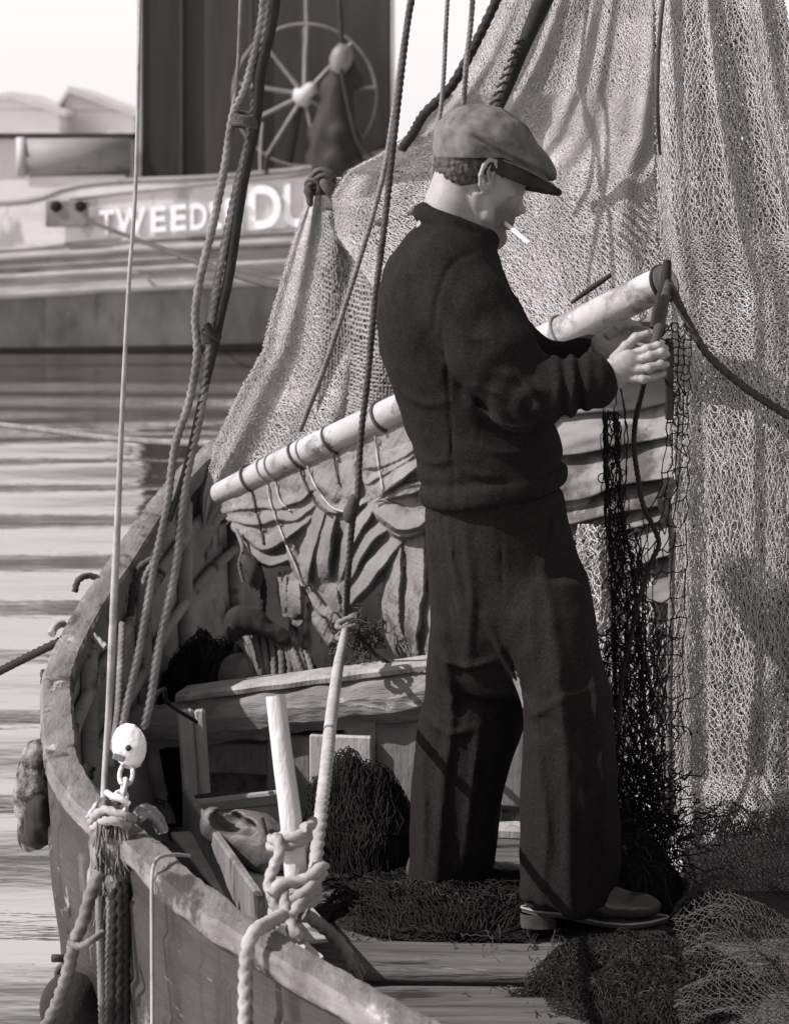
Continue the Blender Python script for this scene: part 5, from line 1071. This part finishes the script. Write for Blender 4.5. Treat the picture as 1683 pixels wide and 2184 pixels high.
# --- jersey
J = SDF(); Yb = 6.0
rows = [(470, 905, 1000, 6.0, .09), (500, 872, 1046, 6.0, .13), (540, 838, 1058, 6.0, .185), (580, 821, 1070, 6.0, .205), (620, 812, 1084, 6.0, .205), (660, 806, 1102, 6.0, .20), (700, 805, 1118, 6.0, .19), (740, 808, 1134, 6.0, .18), (780, 818, 1146, 6.0, .175), (820, 834, 1156, 6.0, .17), (860, 850, 1166, 6.0, .168), (900, 864, 1178, 6.0, .168), (940, 877, 1190, 6.0, .168), (980, 888, 1200, 6.0, .17), (1020, 896, 1204, 6.0, .172), (1060, 902, 1204, 6.0, .172), (1085, 906, 1200, 6.0, .170)]
J.slices(rows, .03, .02)
J.chain([q_(952, 580, -.13), q_(1000, 662, -.175), q_(1052, 752, -.205), q_(1110, 832, -.215)], [.078, .082, .080, .068], .035)
J.chain([q_(1110, 832, -.215), q_(1150, 838, -.225), q_(1196, 826, -.232), q_(1240, 815, -.235)], [.066, .060, .050, .046], .03)
J.cone(q_(1252, 817, -.235), q_(1266, 813, -.235), .054, .054, .006)
J.chain([q_(990, 585, .14), q_(1100, 770, .23), q_(1180, 790, .20), q_(1262, 762, .17)], [.075, .068, .056, .048], .035)
J.ell(q_(945, 530), (pr(72), .10, pr(52)), 0, .03)
# ribbed collar roll and hem band
ca = np.linspace(0, 2 * np.pi, 25)
J.chain([q_(972 + 70 * math.cos(a), 482 + 30 * math.cos(a) + 0 * math.sin(a), .078 * math.sin(a)) for a in ca], [.018] * 25, .012)
def hem(q):
    # band that follows the sloping lower edge
    d = above(q, (905, 1084), (1205, 1032)); return d
def jdisp(q):
    x, z = q[:, 0], q[:, 2]; hd = -above(q, (905, 1084), (1205, 1032))         # height above the hem line
    band = np.exp(-((hd - .022) / .020) ** 4) * .008 - .006 * np.exp(-((hd - .052) / .010) ** 2)
    (ex, ez) = pz(1118, 858); e = np.hypot(x - ex, z - ez); el_ = np.exp(-(e / .12) ** 2) * .0035 * np.sin(e * 120 + 3 * np.arctan2(z - ez, x - ex)) * (q[:, 1] < 5.95)
    (ax_, az_) = pz(930, 640); ar = np.hypot(x - ax_, z - az_); sl = np.exp(-((ar - .01) / .10) ** 2) * .003 * np.sin((x - ax_) * 70 - (z - az_) * 25) * (q[:, 1] < 5.97)
    cf = np.exp(-((x - pz(1208, 0)[0]) / .035) ** 2) * (q[:, 1] < 5.86) * .005 * np.sin((x) * 190)
    lo = sstep(pz(0, 760)[1] - z, 0, .12); fl = lo * .003 * np.sin(52 * (z + .55 * x) + 2 * wob(q, 5, 21))
    fk = .006 * np.abs(wob(q * [1, 1, .8], 16, 24)) + .0025 * np.abs(wob(q, 40, 25))
    return -band + el_ + sl + 1.5 * cf + fl + .004 * wob(q, 16, 22) + .002 * wob(q, 45, 23) + fk - .003 + creases(q, JL)
J.mesh(.0055, jdisp, clip=lambda q: np.where(q[:, 2] < pz(0, 960)[1], hem(q), -1)).build('jersey', 'wool', man)
# --- trousers
Tr = SDF()
Tr.slices([(1040, 908, 1200, 6.0, .155), (1100, 906, 1212, 6.0, .16), (1150, 906, 1226, 6.0, .165), (1200, 911, 1240, 6.0, .168), (1250, 914, 1252, 6.0, .165), (1300, 918, 1262, 6.0, .158), (1340, 920, 1268, 6.0, .15), (1400, 930, 1200, 6.0, .12), (1440, 950, 1170, 6.0, .10), (1476, 985, 1150, 6.0, .09)], .03)
Tr.slices([(1230, 925, 1120, 6.08, .10), (1300, 918, 1128, 6.09, .115), (1400, 914, 1128, 6.10, .118), (1470, 905, 1130, 6.10, .118), (1550, 893, 1116, 6.10, .116), (1620, 884, 1092, 6.10, .115), (1700, 877, 1075, 6.10, .114), (1800, 868, 1054, 6.10, .113), (1850, 864, 1040, 6.10, .112), (1884, 862, 1030, 6.10, .110)], .035)
Tr.slices([(1230, 1040, 1248, 5.92, .10), (1300, 1046, 1264, 5.90, .118), (1400, 1090, 1286, 5.88, .122), (1470, 1118, 1300, 5.87, .122), (1550, 1116, 1312, 5.87, .122), (1650, 1111, 1320, 5.87, .122), (1750, 1108, 1322, 5.87, .12), (1850, 1105, 1318, 5.87, .118), (1890, 1104, 1314, 5.87, .116), (1918, 1104, 1312, 5.87, .114)], .035)
def tdisp(q):
    x, y, z = q.T; fr = y < 5.985
    (cx_, cz_) = pz(1122, 1478); r_ = np.hypot(x - cx_, z - cz_); a = np.arctan2(x - cx_, z - cz_)
    cr_ = np.exp(-((r_ - .16) / .16) ** 2) * .006 * np.sin(a * 7 + 1) * (z > cz_ - .05)
    (kx, kz) = pz(1215, 1660); kn = np.exp(-(((x - kx) / .12) ** 2 + ((z - kz) / .22) ** 2)) * .006 * np.sin(40 * (z - kz) + 34 * (x - kx)) * fr
    (kx, kz) = pz(970, 1640); k2 = np.exp(-(((x - kx) / .12) ** 2 + ((z - kz) / .22) ** 2)) * .006 * np.sin(44 * (z - kz) - 26 * (x - kx)) * (~fr)
    lowr = sstep(pz(0, 1640)[1] - z, 0, .25); dr = lowr * .008 * np.sin(46 * x + 9 * z + 2 * wob(q, 4, 31))
    pkt = -.004 * np.exp(-((x - pz(1165, 0)[0] - .10 * (z - pz(0, 1100)[1])) / .006) ** 2) * (z > pz(0, 1140)[1]) * (y < 5.9)
    sm = -.003 * np.exp(-((x - pz(955, 0)[0] + .12 * (z - pz(0, 1200)[1])) / .005) ** 2) * (z > pz(0, 1260)[1]) * (y < 6.0)
    fk = .008 * np.abs(wob(q * [1.8, 1, .32], 14, 34)) + .003 * np.abs(wob(q * [1, 1, .6], 34, 35))
    return .4 * cr_ + 1.2 * dr - pkt - sm + .002 * wob(q, 9, 32) + .0015 * wob(q, 30, 33) + fk - .003 + creases(q, TL)
Tr.mesh(.006, tdisp, clip=lambda q: np.where((q[:, 1] < 5.985) & (q[:, 2] < .4), above(q, (1100, 1924), (1320, 1896)), -1)).build('trousers', 'trouser_cloth', man)
# --- shoes
def shoe(Y, hx, hy, L, turn, nm=''):
    # heel at photo px (hx,hy) on the ground, L metres long, turned by `turn` degrees about the vertical
    o = P(hx, hy, Y); ca_, sa_ = math.cos(R(turn)), math.sin(R(turn)); M = np.array([[ca_, -sa_, 0], [sa_, ca_, 0], [0, 0, 1]]); w = lambda x, y, z: o + M @ np.array([x, y, z])
    s = SDF()
    s.ell(w(.05, 0, .062), (.052, .036, .045), M.T, .02); s.ell(w(.13, 0, .052), (.075, .036, .036), M.T, .03); s.ell(w(.215, 0, .036), (.072, .044, .027), M.T, .03); s.cone(w(.05, 0, .07), w(.06, 0, .13), .036, .04, .02)
    up = SDF(); s.mesh(.003, lambda q: .0018 * wob(q, 60, 41) + .0018 * np.sin(((q - o) @ M)[:, 0] * 170) * np.exp(-((((q - o) @ M)[:, 0] - .155) / .028) ** 2), clip=lambda q: (o[2] + .022 - .008 * np.sin(np.clip(((q - o) @ M)[:, 0] / L, 0, 1) * 3.14)) - q[:, 2]).build('shoe', 'shoe_leather', man)
    sh = bpy.context.scene.objects[max((k for k in ORG if k.split('.')[0] == 'shoe'), key=lambda k: k)]
    t = np.linspace(0, 2 * np.pi, 48, endpoint=False); xs_ = L / 2 + L / 2 * np.cos(t); wd = np.interp(xs_, [0, .03, .10, .15, .21, .26, L], [.012, .034, .034, .034, .046, .042, .016]); yy = np.sign(np.sin(t)) * wd * np.abs(np.sin(t)) ** .5
    def zb(x): return .012 * np.interp(x, [0, .08, .16, .22, L], [1.5, 1.3, .1, 0, .5])
    V = np.array([[w(a, b * 1.02, zb(a) + z_) for a, b in zip(xs_, yy)] for z_ in (0.0, .002, .005, .007)]); m = MB().grid(V, wrap=True)
    for kx in (0, 3): m.add(np.concatenate([V[kx], V[kx].mean(0)[None]]), None, [[i, (i + 1) % 48, 48] if kx else [(i + 1) % 48, i, 48] for i in range(48)], False)
    m.build('sole', 'shoe_sole', sh)
    MB().tube([w(a, b * 1.03, zb(a) + .0085) for a, b in zip(np.append(xs_, xs_[0]), np.append(yy, yy[0]))], .0024, 6, .004).build('welt', 'post_wood', sh)
    xs2 = .035 + .037 * np.cos(t); y2 = np.sign(np.sin(t)) * .033 * np.abs(np.sin(t)) ** .45
    V = np.array([[w(a, b, z_) for a, b in zip(xs2, y2)] for z_ in (-.010, .002, .0185)]); m = MB().grid(V, wrap=True); m.add(np.concatenate([V[0], V[0].mean(0)[None]]), None, [[(i + 1) % 48, i, 48] for i in range(48)], False); m.build('heel', 'shoe_sole', sh)
shoe(5.87, 1112, 1962, .300, -6); shoe(6.12, 868, 1925, .285, 22)
o = MB().tube(PL([(1077, 476, 5.99), (1102, 497, 5.935), (1128, 519, 5.88)]), .0046, 12).build('cigarette', 'paper_white'); o['label'] = "white cigarette held between the man's lips"; o['category'] = 'cigarette'
# ------------------------------------------------------------------ gear inside the boat
mat('rope_coil', .07, .17, 24, rough=.9, bump=.8, bscale=120, dist=.003, dirt=(.025, 14, .58))
mat('oilskin', .010, .026, 8, rough=.9, bump=.7, bscale=30, dist=.01)
mat('tray_wood', .20, .36, 5, (.7, 3, 3), rough=.8, bump=.6, bscale=14, dirt=(.07, 6, .6))
mat('old_leather', .05, .13, 9, rough=.55, bump=.8, bscale=30, dist=.006, dirt=(.24, 9, .64), spec=.4)
mb = MB(); cc = P(565, 1415, 7.1)
for k in range(11):
    R_ = .118 - .0014 * (k - 5) ** 2; x0 = cc[0] - .055 + .0135 * k; y0 = 7.10 - .010 * k + .006 * math.sin(k * 2.2); pts = []
    for a in np.linspace(-1.0, 2.6, 24): pts.append((x0 + .045 * math.cos(a) * (.6 + .06 * k) + .005 * math.sin(3 * a + k), y0 - R_ * math.cos(a) * .9, cc[2] - .045 + R_ * 1.15 * math.sin(a)))
    mb.rope(pts, .0095, pitch=5)
mb.lathe([(0, -.10), (.075, -.09), (.085, 0), (.075, .09), (0, .10)], cc + [0, .0, -.045], (1, -.6, .2), 20)
o = mb.build('rope_bundle', 'rope_coil'); o['label'] = 'bundle of thick dark rope coiled in loops beyond the thwart beam'; o['category'] = 'rope bundle'
s = SDF(); s.ell(P(524, 1322, 7.0), (.052, .05, .036), 10, .02); s.ell(P(572, 1342, 6.99), (.050, .04, .020), 20, .025); s.ell(P(496, 1345, 6.98), (.020, .03, .030), -10, .02); s.ell(P(606, 1362, 6.98), (.022, .03, .016), 30, .02)
o = s.mesh(.004, lambda q: .0025 * wob(q, 34, 4) + .003 * np.abs(wob(q, 60, 5))).build('oilskin', 'oilskin'); o['label'] = 'black oilskin thrown over the bundle of rope'; o['category'] = 'oilskin'
rope([(622, 1395, 7.05), (630, 1440, 7.0), (634, 1500, 6.98)], .010, 'rope_grey', 'grey rope end beside the rope bundle, behind the thwart beam')
rope([(760, 1350, 6.85), (790, 1385, 6.85), (812, 1405, 6.85), (840, 1420, 6.83), (880, 1452, 6.8)], .005, 'net_dark', 'thin dark line trailing from the gathered sail to the beam', kind='tube')
mb = MB(); g = np.random.default_rng(3)
st = np.array([P(770 + g.normal() * 26, 1360 + g.normal() * 20, 6.9) for _ in range(60)]); d = np.cumsum(g.normal(0, .009, (8, 60, 3)), 0) + st[None]
for k in range(7): strands(mb, d[k], (d[k] + d[k + 1]) / 2, d[k + 1], np.full(60, .0022))
o = mb.build('twine_tangle', 'rope_dark'); o['label'] = 'tangle of dark twine under the gathered sail'; o['category'] = 'twine'
for i, (pts, r_, m_, lb) in enumerate((([(505, 1130, 7.4), (518, 1170, 7.35), (512, 1205, 7.35), (520, 1240, 7.35)], .006, 'rope_grey', 'frayed line end hanging from the left end of the spar'), ([(548, 1200, 7.3), (562, 1250, 7.3), (560, 1310, 7.3)], .010, 'rope_black', 'black rope end hanging below the left part of the sail'), ([(525, 1190, 7.3), (540, 1215, 7.28), (548, 1250, 7.3)], .022, 'rope_dark', 'thick dark knotted rope end below the left part of the sail'))):
    rope(pts, r_, m_, lb)
# tray with the old shoe in it
tr = thing('fish_tray', 'weathered wooden tray standing inside the gunwale with an old leather shoe in it', 'tray', P(500, 1860, 6.0))
A, B, C_, D_ = P(405, 1722, 6.45), P(600, 1700, 6.55), P(600, 1890, 5.75), P(470, 1880, 5.75)
mb = MB(); mb.beam(A, B, .03, .030, .005); mb.build('rim', 'tray_wood', tr)
MB().beam(A + [.01, .0, -.045], B + [0, .0, -.045], .014, .075, .003).build('end_board', 'panel_pale', tr)
MB().beam(P(398, 1735, 6.42), P(556, 1968, 5.42), .018, .11, .004).build('side_board', 'panel_grey', tr)
MB().beam(P(440, 1775, 6.3), P(640, 2010, 5.5), .16, .012, .003).build('bottom_board', 'tray_wood', tr)
MB().tube(PL([(402, 1706, 6.55), (460, 1697, 6.55), (540, 1698, 6.55), (600, 1712, 6.55)]), .008, 10).build('hoop', 'boot_top', tr)
s = SDF(); Ys = 6.0
s.chain([P(462, 1765, Ys), P(520, 1800, Ys), P(570, 1815, Ys - .03), P(640, 1825, Ys - .05)], [.034, .040, .040, .030], .03)
s.chain([P(455, 1745, Ys), P(560, 1755, Ys + .03)], [.02, .018], .03); s.ell(P(560, 1785, Ys), (.06, .05, .04), 20, .03)
s.ell(P(487, 1752, Ys - .012), (.038, .045, .022), 14, .008, True); s.ell(P(530, 1765, Ys - .03), (.022, .03, .014), 20, .008, True)
o = s.mesh(.004, lambda q: .003 * wob(q, 40, 6) + .0025 * np.abs(wob(q, 90, 7))).build('old_shoe', 'old_leather'); o['label'] = 'crumpled old leather shoe lying in the wooden tray'; o['category'] = 'shoe'
MB().tube(PL([(560, 1745, 5.95), (570, 1780, 5.93), (585, 1800, 5.93)]), .004, 6).build('lace', 'rope_black', o)
# ------------------------------------------------------------------ outboard gear at the lower left
mat('cork_mottled', .022, .20, 22, rough=.85, bump=1.0, bscale=30, dist=.015, pos=(.44, .58))
s = SDF(); s.chain([P(78, 1600, 6.15), P(70, 1680, 6.15), P(72, 1780, 6.15)], [.026, .037, .034], .02)
f1 = s.mesh(.004, lambda q: .006 * wob(q, 40, 4)).build('fender', 'cork_mottled'); f1['label'] = 'mottled cork fender hanging outside the hull at the left'; f1['category'] = 'fender'
s = SDF(); s.ell(P(84, 1748, 6.06), (.032, .03, .05), 0, .02); s.ell(P(82, 1790, 6.08), (.035, .03, .02), 0, .02)
s.mesh(.004, lambda q: .005 * wob(q, 50, 4)).build('tarred_end', 'rope_black', f1)
s = SDF(); s.ell(P(152, 2150, 5.30), (.057, .06, .066), 0, .01)
f2 = s.mesh(.004, lambda q: .002 * wob(q, 22, 4)).build('fender', 'oilskin'); f2['label'] = 'round black fender hanging low outside the hull at the bottom left'; f2['category'] = 'fender'
mb = MB(); mb.tube(PL([(112, 2044, 5.4), (130, 2044, 5.4), (152, 2048, 5.42)]), .0075, 10).torus(P(140, 2080, 5.38), .018, .006, (.5, 1, 0), 20, n=8)
o = mb.build('ring_bolt', 'iron'); o['label'] = 'black iron pin and ring sticking out of the hull at the lower left'; o['category'] = 'ring bolt'
# ragged rope bundle slung over the gunwale under the chain
mat('ragged', .03, .26, 26, (1, 1, .5), rough=.95, bump=1.0, bscale=40, dist=.014, pos=(.40, .62))
s = SDF(); s.chain([P(232, 1738, 5.14), P(236, 1800, 5.12), P(238, 1880, 5.12), P(240, 1960, 5.14)], [.026, .036, .034, .022], .02)
rb = s.mesh(.004, lambda q: .010 * wob(q * [1, 1, .5], 46, 4) + .005 * wob(q, 110, 5)).build('rope_bundle', 'ragged'); rb['label'] = 'ragged bundle of frayed rope and sacking slung on the gunwale under the chain'; rb['category'] = 'rope bundle'
mb = MB(); g = np.random.default_rng(17)
for i in range(230):
    x = 204 + 66 * g.random(); y = 1740 + 210 * g.random(); l = 30 + 60 * g.random(); dx = g.normal(0, 9)
    mb.tube(PL([(x, y, 5.085 + .02 * g.random()), (x + dx * .4 + g.normal(0, 4), y + l * .5, 5.075 + .02 * g.random()), (x + dx, y + l, 5.09)]), .0013 + .001 * g.random(), 4, .012)
mb.build('frayed_strands', 'rope_grey', rb)
for pts, r_ in (([(196, 1756, 5.14), (206, 1738, 5.12), (226, 1728, 5.11), (250, 1736, 5.1), (270, 1742, 5.1), (284, 1752, 5.12)], .0095), ([(200, 1768, 5.12), (222, 1752, 5.09), (250, 1752, 5.08), (274, 1762, 5.1)], .009), ([(190, 1745, 5.2), (216, 1712, 5.2), (240, 1716, 5.2)], .008), ([(292, 1740, 5.24), (304, 1726, 5.26), (324, 1730, 5.28), (342, 1750, 5.3), (350, 1776, 5.3)], .0105), ([(296, 1750, 5.23), (310, 1738, 5.25), (328, 1746, 5.27), (344, 1772, 5.28)], .0095)):
    MB().rope(PL(pts), r_).build('hitch', 'rope_pale', rb)
rope([(214, 1860, 5.05), (196, 1900, 5.04), (180, 1960, 5.03), (160, 2010, 5.03), (146, 2070, 5.04), (130, 2120, 5.05), (118, 2150, 5.06), (90, 2210, 5.06)], .0125, 'rope_grey', 'thick grey twisted rope hanging outside the hull at the lower left')
LG = 'thin dark ropes hanging together outside the hull below the rope bundle'
for i, (x0, x1, r_, m_, lb) in enumerate(((212, 222, .0085, 'rope_grey', 'grey knotted rope hanging straight down between the thick rope and the black ones'), (232, 226, .007, 'rope_grey', 'thin grey rope hanging close beside the knotted one'), (244, 240, .011, 'rope_black', 'leftmost of the three black ropes hanging outside the hull'), (258, 256, .012, 'rope_black', 'middle one of the three black ropes hanging outside the hull'), (268, 270, .009, 'rope_black', 'rightmost of the three black ropes hanging outside the hull'))):
    rope([(x0, 1880, 5.09 - .002 * i), (x0 + 2, 1960, 5.08 - .002 * i), ((x0 + x1) / 2, 2060, 5.08), (x1, 2250, 5.07)], r_, m_, lb, pitch=3.5 if i == 0 else 5.5, group=LG)
rope([(150, 2010, 5.02), (170, 2018, 5.0), (196, 2006, 4.99), (220, 1990, 5.02)], .007, 'rope_grey', 'short rope turn tying the thick rope to the hanging ones')
rope([(178, 1690, 5.5), (172, 1760, 5.46), (168, 1840, 5.44), (160, 1930, 5.44), (154, 1990, 5.44)], .012, 'rope_black', 'black rope hanging close to the hull between the fender and the rope bundle')
rope([(190, 1640, 5.55), (178, 1700, 5.47), (186, 1780, 5.42), (180, 1850, 5.42)], .014, 'net_mass', 'ragged black rope over the gunwale beside the chain')
